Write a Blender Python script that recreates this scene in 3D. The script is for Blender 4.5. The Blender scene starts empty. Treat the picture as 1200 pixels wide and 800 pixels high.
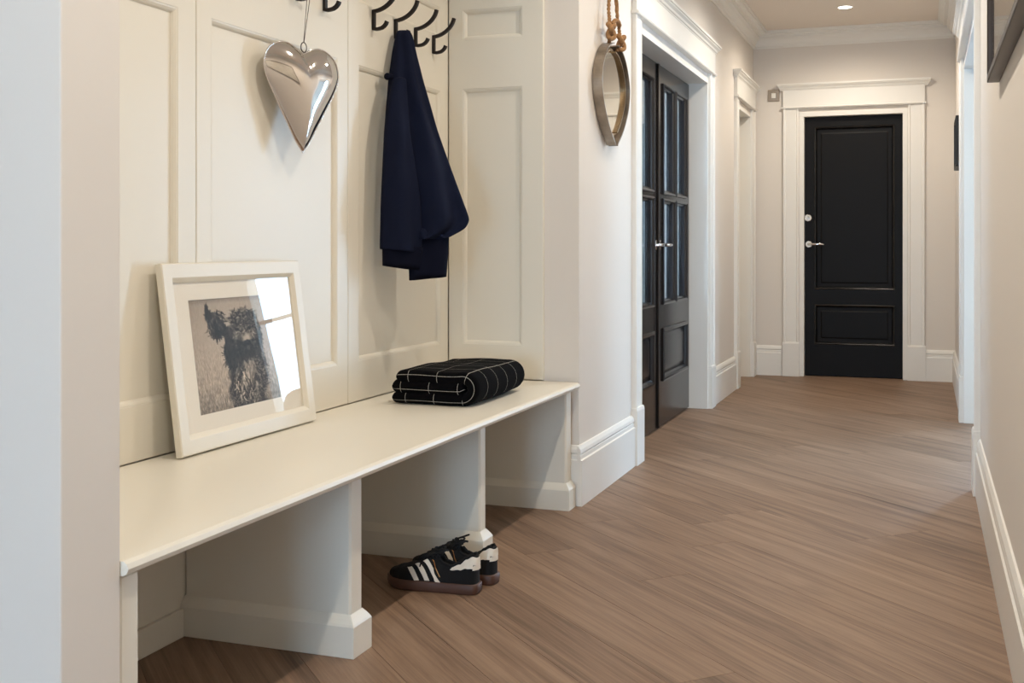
import bpy, bmesh, math, random
import numpy as np
from mathutils import Vector, noise as mnoise

sc = bpy.context.scene
COL = sc.collection
random.seed(7)

# ------------------------------------------------------------------ camera, world, big light, exposure
CAM_H = 1.03
cam_d = bpy.data.cameras.new('camera')
cam_d.sensor_width = 36.0
cam_d.lens = 1342.0 / 1200.0 * 36.0
cam_d.shift_y = -112.0 / 1200.0
cam_d.clip_start = 0.02
cam = bpy.data.objects.new('camera', cam_d)
COL.objects.link(cam)
cam.location = (0, 0, CAM_H)
cam.rotation_euler = (math.pi / 2, 0, math.atan(484.0 / 1342.0))
sc.camera = cam

vs = sc.view_settings
vs.view_transform = 'Standard'
vs.look = 'None'
vs.gamma = 1.0
vs.use_curve_mapping = False
vs.exposure = 0.05

SKY = 33.0
LAMP_W = 40.0
LAMP_COL = (1.0, 0.90, 0.77)
w = bpy.data.worlds.new('world')
sc.world = w
w.use_nodes = True
bg = w.node_tree.nodes['Background']
bg.inputs[0].default_value = (0.46, 0.71, 1.0, 1)
bg.inputs[1].default_value = SKY


def portal(name, loc, rot, sx, sy):
    l = bpy.data.lights.new(name, 'AREA')
    l.shape = 'RECTANGLE'
    l.size, l.size_y = sx, sy
    l.cycles.is_portal = True
    o = bpy.data.objects.new(name, l)
    o.location = loc
    o.rotation_euler = rot
    COL.objects.link(o)


portal('window_daylight', (3.63, 6.2, 1.5), (0, math.pi / 2, 0), 1.2, 1.2)
portal('window_daylight', (1.12, 7.76, 1.25), (-math.pi / 2, 0, 0), 0.58, 2.3)
portal('window_daylight', (-0.55, -2.36, 0.95), (math.pi / 2, 0, 0), 0.9, 1.3)
portal('window_daylight', (-2.51, 6.0, 1.4), (0, -math.pi / 2, 0), 1.2, 1.2)


# ------------------------------------------------------------------ materials
def srgb(r, g, b):
    def f(c):
        c /= 255.0
        return c / 12.92 if c <= 0.04045 else ((c + 0.055) / 1.055) ** 2.4
    return (f(r), f(g), f(b), 1)


def mat(name, col, rough=0.5, metal=0.0, bump=0.0, bscale=200.0, vary=0.0, vscale=3.0, coat=0.0, spec=0.5, sheen=0.0):
    m = bpy.data.materials.new(name)
    m.use_nodes = True
    nt = m.node_tree
    p = nt.nodes['Principled BSDF']
    p.inputs['Base Color'].default_value = col
    p.inputs['Roughness'].default_value = rough
    p.inputs['Metallic'].default_value = metal
    p.inputs['Coat Weight'].default_value = coat
    p.inputs['Specular IOR Level'].default_value = spec
    p.inputs['Sheen Weight'].default_value = sheen
    tc = nt.nodes.new('ShaderNodeTexCoord')
    if vary > 0:
        n = nt.nodes.new('ShaderNodeTexNoise')
        n.inputs['Scale'].default_value = vscale
        n.inputs['Detail'].default_value = 4
        nt.links.new(tc.outputs['Object'], n.inputs['Vector'])
        r = nt.nodes.new('ShaderNodeValToRGB')
        r.color_ramp.elements[0].position = 0.3
        r.color_ramp.elements[1].position = 0.7
        r.color_ramp.elements[0].color = tuple(c * (1 - vary) for c in col[:3]) + (1,)
        r.color_ramp.elements[1].color = tuple(min(1, c * (1 + vary)) for c in col[:3]) + (1,)
        nt.links.new(n.outputs['Fac'], r.inputs['Fac'])
        nt.links.new(r.outputs['Color'], p.inputs['Base Color'])
    if bump > 0:
        n = nt.nodes.new('ShaderNodeTexNoise')
        n.inputs['Scale'].default_value = bscale
        n.inputs['Detail'].default_value = 3
        nt.links.new(tc.outputs['Object'], n.inputs['Vector'])
        b = nt.nodes.new('ShaderNodeBump')
        b.inputs['Strength'].default_value = bump
        b.inputs['Distance'].default_value = 0.002
        nt.links.new(n.outputs['Fac'], b.inputs['Height'])
        nt.links.new(b.outputs['Normal'], p.inputs['Normal'])
    return m


def glass_mat(name, tint=(1, 1, 1, 1), ior=1.5):
    m = bpy.data.materials.new(name)
    m.use_nodes = True
    nt = m.node_tree
    nt.nodes.clear()
    out = nt.nodes.new('ShaderNodeOutputMaterial')
    mx = nt.nodes.new('ShaderNodeMixShader')
    # Schlick reflectance, the same from both faces of the pane
    r0 = ((ior - 1) / (ior + 1)) ** 2
    lw = nt.nodes.new('ShaderNodeLayerWeight')
    lw.inputs['Blend'].default_value = 0.5
    pw = nt.nodes.new('ShaderNodeMath'); pw.operation = 'POWER'; pw.inputs[1].default_value = 5.0
    nt.links.new(lw.outputs['Facing'], pw.inputs[0])
    fr = nt.nodes.new('ShaderNodeMath'); fr.operation = 'MULTIPLY_ADD'
    fr.inputs[1].default_value = 1 - r0
    fr.inputs[2].default_value = r0
    nt.links.new(pw.outputs[0], fr.inputs[0])
    tr = nt.nodes.new('ShaderNodeBsdfTransparent')
    tr.inputs['Color'].default_value = tint
    gl = nt.nodes.new('ShaderNodeBsdfGlossy')
    gl.inputs['Roughness'].default_value = 0.0
    nt.links.new(fr.outputs[0], mx.inputs[0])
    nt.links.new(tr.outputs[0], mx.inputs[1])
    nt.links.new(gl.outputs[0], mx.inputs[2])
    nt.links.new(mx.outputs[0], out.inputs[0])
    return m


def wood_mat():
    m = bpy.data.materials.new('oak_plank')
    m.use_nodes = True
    nt = m.node_tree
    p = nt.nodes['Principled BSDF']
    tc = nt.nodes.new('ShaderNodeTexCoord')
    oi = nt.nodes.new('ShaderNodeObjectInfo')
    mp = nt.nodes.new('ShaderNodeMapping')
    mp.inputs['Rotation'].default_value = (0, 0, math.radians(45))   # board axis (1,-1) -> local x
    nt.links.new(tc.outputs['Object'], mp.inputs['Vector'])
    off = nt.nodes.new('ShaderNodeVectorMath')
    off.operation = 'ADD'
    cmb = nt.nodes.new('ShaderNodeCombineXYZ')
    ml = nt.nodes.new('ShaderNodeMath'); ml.operation = 'MULTIPLY'; ml.inputs[1].default_value = 37.0
    nt.links.new(oi.outputs['Random'], ml.inputs[0])
    nt.links.new(ml.outputs[0], cmb.inputs[0])
    nt.links.new(ml.outputs[0], cmb.inputs[2])
    nt.links.new(mp.outputs[0], off.inputs[0])
    nt.links.new(cmb.outputs[0], off.inputs[1])

    def stretched(sx, sy, detail, dist):
        s = nt.nodes.new('ShaderNodeMapping')
        s.inputs['Scale'].default_value = (sx, sy, 1)
        nt.links.new(off.outputs[0], s.inputs['Vector'])
        n = nt.nodes.new('ShaderNodeTexNoise')
        n.inputs['Scale'].default_value = 1
        n.inputs['Detail'].default_value = detail
        n.inputs['Roughness'].default_value = 0.62
        n.inputs['Distortion'].default_value = dist
        nt.links.new(s.outputs[0], n.inputs['Vector'])
        return n
    broad = stretched(0.75, 9, 4, 1.6)
    mid = stretched(1.1, 42, 4, 0.5)
    fine = stretched(3.0, 140, 4, 0.2)

    def wsum(x, k, acc):
        q = nt.nodes.new('ShaderNodeMath'); q.operation = 'MULTIPLY_ADD'
        q.inputs[1].default_value = k
        nt.links.new(x, q.inputs[0])
        if acc is None:
            q.inputs[2].default_value = 0.0
        else:
            nt.links.new(acc, q.inputs[2])
        return q.outputs[0]
    acc = wsum(broad.outputs['Fac'], 0.46, None)
    acc = wsum(mid.outputs['Fac'], 0.26, acc)
    acc = wsum(fine.outputs['Fac'], 0.28, acc)
    c = nt.nodes.new('ShaderNodeMath'); c.operation = 'MULTIPLY_ADD'
    c.inputs[1].default_value = 0.07
    nt.links.new(oi.outputs['Random'], c.inputs[0])
    nt.links.new(acc, c.inputs[2])
    r = nt.nodes.new('ShaderNodeValToRGB')
    e = r.color_ramp.elements
    e[0].position = 0.34; e[0].color = srgb(86, 67, 52)
    e[1].position = 0.74; e[1].color = srgb(170, 142, 118)
    x = e.new(0.52); x.color = srgb(136, 110, 90)
    nt.links.new(c.outputs[0], r.inputs['Fac'])
    nt.links.new(r.outputs['Color'], p.inputs['Base Color'])
    p.inputs['Roughness'].default_value = 0.5
    p.inputs['Specular IOR Level'].default_value = 0.28
    bp = nt.nodes.new('ShaderNodeBump')
    bp.inputs['Strength'].default_value = 0.15
    bp.inputs['Distance'].default_value = 0.001
    nt.links.new(fine.outputs['Fac'], bp.inputs['Height'])
    nt.links.new(bp.outputs['Normal'], p.inputs['Normal'])
    return m


M = {}
M['wall'] = mat('wall_paint', srgb(229, 221, 211), 0.85, bump=0.05, bscale=120)
M['cream'] = mat('cream_paint', srgb(234, 228, 214), 0.38, bump=0.02, bscale=60)
M['white'] = mat('white_trim_paint', srgb(238, 234, 226), 0.40)
M['ceil'] = mat('ceiling_paint', srgb(233, 222, 210), 0.9)
M['wood'] = wood_mat()
M['sub'] = mat('subfloor', srgb(48, 34, 26), 0.9)
M['black_door'] = mat('black_satin_paint', srgb(16, 14, 13), 0.45, spec=0.18)
M['black_bead'] = mat('black_gloss_bead', srgb(17, 15, 14), 0.16, spec=0.5)
M['panel_door'] = mat('dark_bronze_paint', srgb(36, 32, 31), 0.22)
M['chrome'] = mat('polished_chrome', (0.86, 0.84, 0.81, 1), 0.08, 1.0)
M['steel'] = mat('polished_steel', (0.74, 0.70, 0.67, 1), 0.06, 1.0)
M['iron'] = mat('black_iron', srgb(34, 28, 26), 0.55, 0.0, spec=0.3)
M['glass'] = glass_mat('clear_glass')
M['picture_glass'] = glass_mat('picture_glass', (1, 1, 1, 1), 1.27)
M['door_glass'] = glass_mat('door_glass', (0.75, 0.80, 0.84, 1), 1.75)
M['navy'] = mat('navy_cloth', srgb(22, 27, 46), 0.95, bump=0.3, bscale=700, spec=0.1)
M['navy2'] = mat('navy_lining', srgb(15, 18, 34), 0.95, bump=0.3, bscale=700, spec=0.1)
M['mat_board'] = mat('mat_board', srgb(240, 233, 220), 0.9)
M['suede'] = mat('black_suede', srgb(16, 16, 18), 0.95, bump=0.3, bscale=900)
M['leather_w'] = mat('white_leather', srgb(238, 228, 212), 0.55)
M['gum'] = mat('gum_rubber', srgb(84, 56, 44), 0.5)
M['lace'] = mat('black_lace', srgb(14, 13, 15), 0.9)
M['lining'] = mat('shoe_lining', srgb(26, 25, 34), 0.95)
M['gold'] = mat('gold_foil', srgb(170, 120, 70), 0.4, 0.7)
M['rope'] = mat('jute_rope', srgb(158, 118, 78), 0.95, bump=0.8, bscale=260, vary=0.25, vscale=90)
M['zinc'] = mat('weathered_zinc', srgb(150, 138, 124), 0.42, 0.75, bump=0.2, bscale=60, vary=0.3, vscale=14)
M['zinc_in'] = mat('bronzed_zinc', srgb(140, 118, 88), 0.40, 0.75, vary=0.25, vscale=14)
M['mirror'] = mat('mirror_glass', (0.80, 0.78, 0.72, 1), 0.02, 1.0)
M['frame_dark'] = mat('dark_bronze_frame', srgb(72, 62, 56), 0.4, 0.5)
M['frame_black'] = mat('black_frame', srgb(22, 20, 20), 0.5)
M['paper'] = mat('pale_print', srgb(214, 208, 196), 0.9, vary=0.08, vscale=6)
M['nickel'] = mat('brushed_nickel', srgb(168, 154, 138), 0.35, 0.7)
M['plastic'] = mat('white_plastic', srgb(236, 232, 224), 0.4)
M['string'] = mat('brown_cord', srgb(70, 52, 44), 0.9)
M['hinge'] = mat('hinge_steel', (0.6, 0.58, 0.55, 1), 0.3, 1.0)

em = bpy.data.materials.new('lamp_lens')
em.use_nodes = True
pp = em.node_tree.nodes['Principled BSDF']
pp.inputs['Base Color'].default_value = (1, 1, 1, 1)
pp.inputs['Emission Color'].default_value = (1, 0.93, 0.82, 1)
pp.inputs['Emission Strength'].default_value = 9.0
M['lens'] = em


# ------------------------------------------------------------------ mesh helpers
ORIG = {}


def tag(o, label, cat=None, group=None, kind=None):
    o['label'] = label
    if cat:
        o['category'] = cat
    if group:
        o['group'] = group
    if kind:
        o['kind'] = kind
    return o


def thing(name, loc, label, cat, group=None, kind=None):
    o = bpy.data.objects.new(name, None)
    o.empty_display_size = 0.05
    o.location = loc
    COL.objects.link(o)
    ORIG[o.name] = Vector(loc)
    return tag(o, label, cat, group, kind)


class MB:
    def __init__(s):
        s.v = []
        s.f = []
        s.uv = None

    def add(s, vs, fs):
        n = len(s.v)
        s.v += [tuple(v) for v in vs]
        s.f += [tuple(i + n for i in f) for f in fs]
        return s

    def box(s, x0, x1, y0, y1, z0, z1):
        return s.add([(x0, y0, z0), (x1, y0, z0), (x1, y1, z0), (x0, y1, z0), (x0, y0, z1), (x1, y0, z1), (x1, y1, z1), (x0, y1, z1)],
                     [(0, 3, 2, 1), (4, 5, 6, 7), (0, 1, 5, 4), (1, 2, 6, 5), (2, 3, 7, 6), (3, 0, 4, 7)])

    def tbox(s, T, a0, a1, b0, b1, d0, d1):
        P = [T(a, b, d) for d in (d0, d1) for (a, b) in ((a0, b0), (a1, b0), (a1, b1), (a0, b1))]
        return s.add(P, [(0, 3, 2, 1), (4, 5, 6, 7), (0, 1, 5, 4), (1, 2, 6, 5), (2, 3, 7, 6), (3, 0, 4, 7)])

    def extr(s, T, prof, a0, a1, m0=0.0, m1=0.0):
        """profile [(d,b)] swept along a; m0/m1 mitre factor on d"""
        n = len(prof)
        P = [T(a0 + m0 * d, b, d) for d, b in prof] + [T(a1 - m1 * d, b, d) for d, b in prof]
        F = [(i, (i + 1) % n, n + (i + 1) % n, n + i) for i in range(n)]
        F += [tuple(range(n - 1, -1, -1)), tuple(range(n, 2 * n))]
        return s.add(P, F)

    def extr_v(s, T, prof, b0, b1):
        """profile [(a,d)] swept along b (upright mouldings)"""
        n = len(prof)
        P = [T(a, b0, d) for a, d in prof] + [T(a, b1, d) for a, d in prof]
        F = [(i, (i + 1) % n, n + (i + 1) % n, n + i) for i in range(n)]
        F += [tuple(range(n - 1, -1, -1)), tuple(range(n, 2 * n))]
        return s.add(P, F)

    def ring(s, T, a0, a1, b0, b1, prof):
        """mitred rectangular frame, profile [(inset, d)] closed"""
        n = len(prof)
        P = []
        for (sa, sb) in ((0, 0), (1, 0), (1, 1), (0, 1)):
            for (i, d) in prof:
                P.append(T(a1 - i if sa else a0 + i, b1 - i if sb else b0 + i, d))
        F = []
        for c in range(4):
            c2 = (c + 1) % 4
            for k in range(n):
                k2 = (k + 1) % n
                F.append((c * n + k, c2 * n + k, c2 * n + k2, c * n + k2))
        return s.add(P, F)

    def holed(s, T, a0, a1, b0, b1, holes, d0, d1):
        """slab with rectangular holes (ha0,ha1,hb0,hb1)"""
        A = sorted({a0, a1} | {h[0] for h in holes} | {h[1] for h in holes})
        B = sorted({b0, b1} | {h[2] for h in holes} | {h[3] for h in holes})
        idx = {}

        def V(i, j, k):
            key = (i, j, k)
            if key not in idx:
                idx[key] = len(s.v)
                s.v.append(tuple(T(A[i], B[j], (d0, d1)[k])))
            return idx[key]

        def solid(i, j):
            if i < 0 or j < 0 or i >= len(A) - 1 or j >= len(B) - 1:
                return False
            ca, cb = (A[i] + A[i + 1]) / 2, (B[j] + B[j + 1]) / 2
            return not any(h[0] < ca < h[1] and h[2] < cb < h[3] for h in holes)
        for i in range(len(A) - 1):
            for j in range(len(B) - 1):
                if not solid(i, j):
                    continue
                s.f.append((V(i, j, 1), V(i + 1, j, 1), V(i + 1, j + 1, 1), V(i, j + 1, 1)))
                s.f.append((V(i, j, 0), V(i, j + 1, 0), V(i + 1, j + 1, 0), V(i + 1, j, 0)))
                if not solid(i - 1, j):
                    s.f.append((V(i, j, 0), V(i, j, 1), V(i, j + 1, 1), V(i, j + 1, 0)))
                if not solid(i + 1, j):
                    s.f.append((V(i + 1, j, 0), V(i + 1, j + 1, 0), V(i + 1, j + 1, 1), V(i + 1, j, 1)))
                if not solid(i, j - 1):
                    s.f.append((V(i, j, 0), V(i + 1, j, 0), V(i + 1, j, 1), V(i, j, 1)))
                if not solid(i, j + 1):
                    s.f.append((V(i, j + 1, 0), V(i, j + 1, 1), V(i + 1, j + 1, 1), V(i + 1, j + 1, 0)))
        return s

    def tube(s, pts, r, n=8, closed=False):
        pts = [Vector(p) for p in pts]
        m = len(pts)
        up = None
        rings = []
        for i, p in enumerate(pts):
            if closed:
                t = pts[(i + 1) % m] - pts[i - 1]
            else:
                t = pts[min(i + 1, m - 1)] - pts[max(i - 1, 0)]
            t.normalize()
            if up is None:
                up = Vector((0, 0, 1)) if abs(t.z) < 0.9 else Vector((1, 0, 0))
            u = (up - t * up.dot(t)).normalized()
            up = u
            v = t.cross(u)
            rr = r[i] if isinstance(r, (list, tuple)) else r
            rings.append([p + (u * math.cos(2 * math.pi * k / n) + v * math.sin(2 * math.pi * k / n)) * rr for k in range(n)])
        P = [q for rg in rings for q in rg]
        F = []
        for i in range(m if closed else m - 1):
            j = (i + 1) % m
            for k in range(n):
                F.append((i * n + k, i * n + (k + 1) % n, j * n + (k + 1) % n, j * n + k))
        if not closed:
            F += [tuple(range(n - 1, -1, -1)), tuple((m - 1) * n + k for k in range(n))]
        return s.add(P, F)

    def grid(s, P, wrap_u=False, wrap_v=False):
        """P[i][j] -> quads"""
        nu, nv = len(P), len(P[0])
        F = []
        for i in range(nu if wrap_u else nu - 1):
            for j in range(nv if wrap_v else nv - 1):
                i2, j2 = (i + 1) % nu, (j + 1) % nv
                F.append((i * nv + j, i2 * nv + j, i2 * nv + j2, i * nv + j2))
        return s.add([q for row in P for q in row], F)

    def lathe(s, c, axis, prof, n=24):
        """prof [(t,r)] along axis from c"""
        ax = Vector(axis).normalized()
        h = Vector((0, 0, 1)) if abs(ax.z) < 0.9 else Vector((1, 0, 0))
        u = ax.cross(h).normalized()
        v = ax.cross(u)
        c = Vector(c)
        P = []
        for t, r in prof:
            for k in range(n):
                q = 2 * math.pi * k / n
                P.append(c + ax * t + (u * math.cos(q) + v * math.sin(q)) * r)
        F = []
        for i in range(len(prof) - 1):
            for k in range(n):
                F.append((i * n + k, i * n + (k + 1) % n, (i + 1) * n + (k + 1) % n, (i + 1) * n + k))
        F += [tuple(range(n - 1, -1, -1)), tuple((len(prof) - 1) * n + k for k in range(n))]
        return s.add(P, F)

    def ribbon(s, path, th, w0, w1, T):
        """flat bar: path of (d,b) with thickness th, width w0..w1 along a"""
        m = len(path)
        P = []
        for i in range(m):
            x0, z0 = path[max(i - 1, 0)]
            x1, z1 = path[min(i + 1, m - 1)]
            L = math.hypot(x1 - x0, z1 - z0)
            nx, nz = -(z1 - z0) / L * th / 2, (x1 - x0) / L * th / 2
            x, z = path[i]
            for (a, q) in ((w0, 1), (w1, 1), (w1, -1), (w0, -1)):
                P.append(T(a, z + q * nz, x + q * nx))
        F = []
        for i in range(m - 1):
            for k in range(4):
                F.append((i * 4 + k, i * 4 + (k + 1) % 4, i * 4 + 4 + (k + 1) % 4, i * 4 + 4 + k))
        F += [(3, 2, 1, 0), tuple((m - 1) * 4 + k for k in range(4))]
        return s.add(P, F)

    def build(s, name, m, parent=None, bevel=0.0, smooth=False, seg=2, subsurf=0, label=None):
        me = bpy.data.meshes.new(name)
        off = ORIG.get(parent.name, Vector((0, 0, 0))) if parent else Vector((0, 0, 0))
        me.from_pydata([tuple(Vector(v) - off) for v in s.v], [], s.f)
        bm = bmesh.new()
        bm.from_mesh(me)
        bmesh.ops.recalc_face_normals(bm, faces=bm.faces)
        bm.to_mesh(me)
        bm.free()
        if smooth:
            for p in me.polygons:
                p.use_smooth = True
        me.materials.append(M[m] if isinstance(m, str) else m)
        o = bpy.data.objects.new(name, me)
        COL.objects.link(o)
        if parent:
            o.parent = parent
        ORIG[o.name] = off
        if bevel > 0:
            b = o.modifiers.new('bevel', 'BEVEL')
            b.width = bevel
            b.segments = seg
            b.limit_method = 'ANGLE'
            b.angle_limit = math.radians(35)
        if subsurf:
            b = o.modifiers.new('subsurf', 'SUBSURF')
            b.levels = b.render_levels = subsurf
        if label:
            o['label'] = label
        return o


def struct(name, mb, m, label, cat, **k):
    o = mb.build(name, m, **k)
    return tag(o, label, cat, kind='structure')


def copy_tree(o, parent=None):
    c = o.copy()
    COL.objects.link(c)
    c.parent = parent
    ORIG[c.name] = ORIG.get(o.name, Vector((0, 0, 0)))
    for ch in list(o.children):
        copy_tree(ch, c)
    return c


# ------------------------------------------------------------------ plan (metres): hall runs along +y
XL, XR, YE, ZC = -1.295, 0.215, 9.29, 2.725
AB, A0, A1 = -1.85, 1.616, 4.36                      # alcove back, near end, far end


def TL(a, b, d): return Vector((XL + d, a, b))       # left wall, a=y b=z d=into hall
def TR(a, b, d): return Vector((XR - d, a, b))
def TE(a, b, d): return Vector((a, YE - d, b))
def TB(a, b, d): return Vector((AB + d, a, b))       # alcove back
def TS(a, b, d): return Vector((a, A1 - d, b))       # alcove far side


# ------------------------------------------------------------------ floor with planks
fl = struct('floor', MB().box(-3.0, 3.7, -2.5, 9.45, -0.08, -0.012), 'sub', 'brown oak plank floor laid diagonally along the hall', 'floor')


def clip(poly, x0, x1, y0, y1):
    for (ax, s_, c_) in ((0, 1, x0), (0, -1, x1), (1, 1, y0), (1, -1, y1)):
        out = []
        for i in range(len(poly)):
            p, q = poly[i - 1], poly[i]
            dp, dq = s_ * (p[ax] - c_), s_ * (q[ax] - c_)
            if (dp >= 0) != (dq >= 0):
                t = dp / (dp - dq)
                out.append((p[0] + t * (q[0] - p[0]), p[1] + t * (q[1] - p[1])))
            if dq >= 0:
                out.append(q)
        poly = out
        if not poly:
            return []
    return poly


R2 = math.sqrt(0.5)
PW, PL, GAP = 0.185, 2.2, 0.0006
rnd = random.Random(3)
for k in range(-32, 60):
    o0 = rnd.uniform(0, PL)
    for j in range(-6, 7):
        p0, p1 = k * PW + GAP, (k + 1) * PW - GAP
        d0, d1 = j * PL + o0 + GAP, (j + 1) * PL + o0 - GAP
        quad = [(R2 * (d + p), R2 * (p - d)) for d, p in ((d0, p0), (d1, p0), (d1, p1), (d0, p1))]
        poly = clip(quad, -2.9, 0.62, -2.3, 9.42)
        if len(poly) < 3:
            continue
        ar = abs(sum(poly[i - 1][0] * poly[i][1] - poly[i][0] * poly[i - 1][1] for i in range(len(poly)))) / 2
        if ar < 0.004:
            continue
        n = len(poly)
        mb = MB()
        mb.add([(x, y, -0.012) for x, y in poly] + [(x, y, 0) for x, y in poly],
               [tuple(range(n, 2 * n))] + [(i, (i + 1) % n, n + (i + 1) % n, n + i) for i in range(n)])
        mb.build('plank', 'wood', fl)
struct('floor_side_room', MB().box(0.62, 3.7, 4.2, 7.85, -0.012, 0.0), 'wood', 'plain brown floor of the room beyond the right opening', 'floor')

# ------------------------------------------------------------------ walls and ceiling
D1 = (5.38, 7.24, 2.075)          # double door opening in the left wall
D2 = (8.43, 9.13, 2.06)           # far door in the left wall
D3 = (-0.935, -0.125, 2.085)       # black door in the end wall (x range)
OR = (5.21, 7.16, 2.075)          # opening in the right wall

mb = MB()
mb.box(-1.93, XL, 4.375, D1[0], 0, ZC)
mb.box(-1.47, XL, D1[0], D1[1], D1[2], ZC)
mb.box(-1.47, XL, D1[1], D2[0], 0, ZC)
mb.box(-1.47, XL, D2[0], D2[1], D2[2], ZC)
mb.box(-1.47, XL, D2[1], YE + 0.15, 0, ZC)
mb.box(-1.44, XL, A0, 4.375, 2.32, ZC)
struct('wall_left', mb, 'wall', 'pale greige wall along the left of the hall with the door openings', 'wall')
mb = MB().box(-2.95, XL, 1.472, A0, 0, ZC)
struct('wall_near', mb, 'wall', 'pale wall end at the left edge beside the bench alcove', 'wall', bevel=0.003)
mb = MB().box(-1.95, AB - 0.03, A0, 4.375, 0, 2.35)
wa = struct('wall_alcove', mb, 'cream', 'cream panelled back of the built-in bench alcove', 'wall')
struct('ceiling_alcove', MB().box(AB - 0.03, -1.44, A0, 4.375, 2.32, 2.35), 'cream', 'cream soffit over the bench alcove', 'ceiling')
ws = struct('wall_alcove_side', MB().box(AB - 0.03, -1.438, 4.3745, 4.376, 0.0, 2.32), 'cream', 'cream panelled far side of the bench alcove beside the coat', 'wall')
mb = MB().box(XL, D3[0], YE, YE + 0.16, 0, ZC).box(D3[0], D3[1], YE, YE + 0.16, D3[2], ZC).box(D3[1], XR + 0.15, YE, YE + 0.16, 0, ZC)
struct('wall_end', mb, 'wall', 'greige end wall around the black door', 'wall')
mb = MB().box(XR, XR + 0.15, -2.45, OR[0], 0, ZC).box(XR, XR + 0.15, OR[0], OR[1], OR[2], ZC).box(XR, XR + 0.15, OR[1], YE, 0, ZC)
struct('wall_right', mb, 'wall', 'pale wall along the right side of the hall', 'wall')
mb = MB().holed(lambda a, b, d: Vector((a, -2.45 + d, b)), -2.95, XR + 0.15, 0, ZC, [(-1.0, -0.1, 0.3, 1.6)], -0.15, 0)
struct('wall_back', mb, 'wall', 'plain wall behind the camera', 'wall')
mb = MB().holed(lambda a, b, d: Vector((-2.95 + d, a, b)), -2.45, 1.472, 0, ZC, [], -0.15, 0)
struct('wall_lobby', mb, 'wall', 'plain lobby wall left of the camera', 'wall')
mb = MB().holed(lambda a, b, d: Vector((3.72 - d, a, b)), 4.2, 7.85, 0, ZC, [(5.6, 6.8, 0.9, 2.1)], -0.15, 0)
mb.box(XR + 0.15, 3.72, 4.05, 4.2, 0, ZC)
mb.holed(lambda a, b, d: Vector((a, 7.85 - d, b)), XR + 0.15, 3.72, 0, ZC, [(0.83, 1.41, 0.1, 2.4)], -0.13, 0)
struct('wall_side_room', mb, 'wall', 'walls of the daylit room beyond the right opening', 'wall')
struct('ceiling', MB().box(-2.95, 3.72, -2.6, YE + 0.16, ZC, ZC + 0.1), 'ceil', 'warm white flat ceiling', 'ceiling')

# windows (real daylight openings, out of frame)


def window(name, T, a0, a1, b0, b1, label, mull=True):
    o = MB().ring(T, a0, a1, b0, b1, [(0, -0.13), (0, 0.015), (0.06, 0.015), (0.06, -0.13)]).build(name, 'white')
    tag(o, label, 'window', kind='structure')
    am, bmid = (a0 + a1) / 2, (b0 + b1) / 2
    if mull:
        MB().tbox(T, am - 0.02, am + 0.02, b0 + 0.06, b1 - 0.06, -0.08, -0.04).build('mullion', 'white', o)
    MB().tbox(T, a0 + 0.06, a1 - 0.06, bmid - 0.015, bmid + 0.015, -0.075, -0.045).build('glazing_bar', 'white', o)
    for (p, q) in (((a0 + 0.06, am - 0.02), (am + 0.02, a1 - 0.06)) if mull else ((a0 + 0.06, a1 - 0.06),)):
        for (r, t) in ((b0 + 0.06, bmid - 0.015), (bmid + 0.015, b1 - 0.06)):
            MB().tbox(T, p, q, r, t, -0.063, -0.057).build('pane', 'glass', o)


window('window_1', lambda a, b, d: Vector((3.72 - d, a, b)), 5.6, 6.8, 0.9, 2.1, 'square white window of the room beyond the right opening')
window('window_2', lambda a, b, d: Vector((a, 7.85 - d, b)), 0.83, 1.41, 0.1, 2.4, 'tall white window at the end of the side room', False)
window('window_4', lambda a, b, d: Vector((-2.5 + d, a, b)), 5.4, 6.6, 0.8, 2.0, 'white window of the room behind the dark double doors')
window('window_3', lambda a, b, d: Vector((a, -2.45 + d, b)), -1.0, -0.1, 0.3, 1.6, 'tall white window in the wall behind the camera')

# baseboards
BBP = [(0, 0), (0.020, 0), (0.020, 0.180), (0.014, 0.184), (0.014, 0.198), (0.011, 0.202), (0.016, 0.210), (0.014, 0.222), (0.006, 0.236), (0, 0.238)]


def baseboard(name, T, segs, label):
    mb = MB()
    for (p, q) in segs:
        mb.extr(T, BBP, p, q)
    return struct(name, mb, 'white', label, 'baseboard')


baseboard('baseboard_left', TL, [(4.350, 5.235), (7.385, 8.295)], 'white moulded baseboard along the left hall wall').data
o = MB().extr(lambda a, b, d: Vector((a, 4.375 - d, b)), BBP, -1.33, XL + 0.0005).build('corner_return', 'white', bpy.data.objects['baseboard_left'])
baseboard('baseboard_right', TR, [(-2.4, 5.075), (7.305, YE - 0.021)], 'white moulded baseboard along the right hall wall')
baseboard('baseboard_end', TE, [(XL, -1.072), (0.0, XR)], 'white moulded baseboard on the end wall')

# crown moulding
CRP = [(0, -0.122), (0.010, -0.122), (0.014, -0.112), (0.022, -0.108), (0.026, -0.088), (0.040, -0.064), (0.060, -0.050), (0.060, -0.036), (0.086, -0.036), (0.090, -0.026),
       (0.110, -0.022), (0.110, -0.010), (0.124, -0.010), (0.124, 0), (0, 0)]
CR = [(d, ZC + b) for d, b in CRP]
tr = struct('trim_1', MB().extr(TL, CR, 1.472, YE, 0, 1), 'white', 'stepped crown moulding where the hall walls meet the ceiling', 'crown moulding')
MB().extr(TE, CR, XL, XR, 1, 1).build('crown_length', 'white', tr)
MB().extr(TR, CR, -2.4, YE, 0, 1).build('crown_length', 'white', tr)


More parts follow.
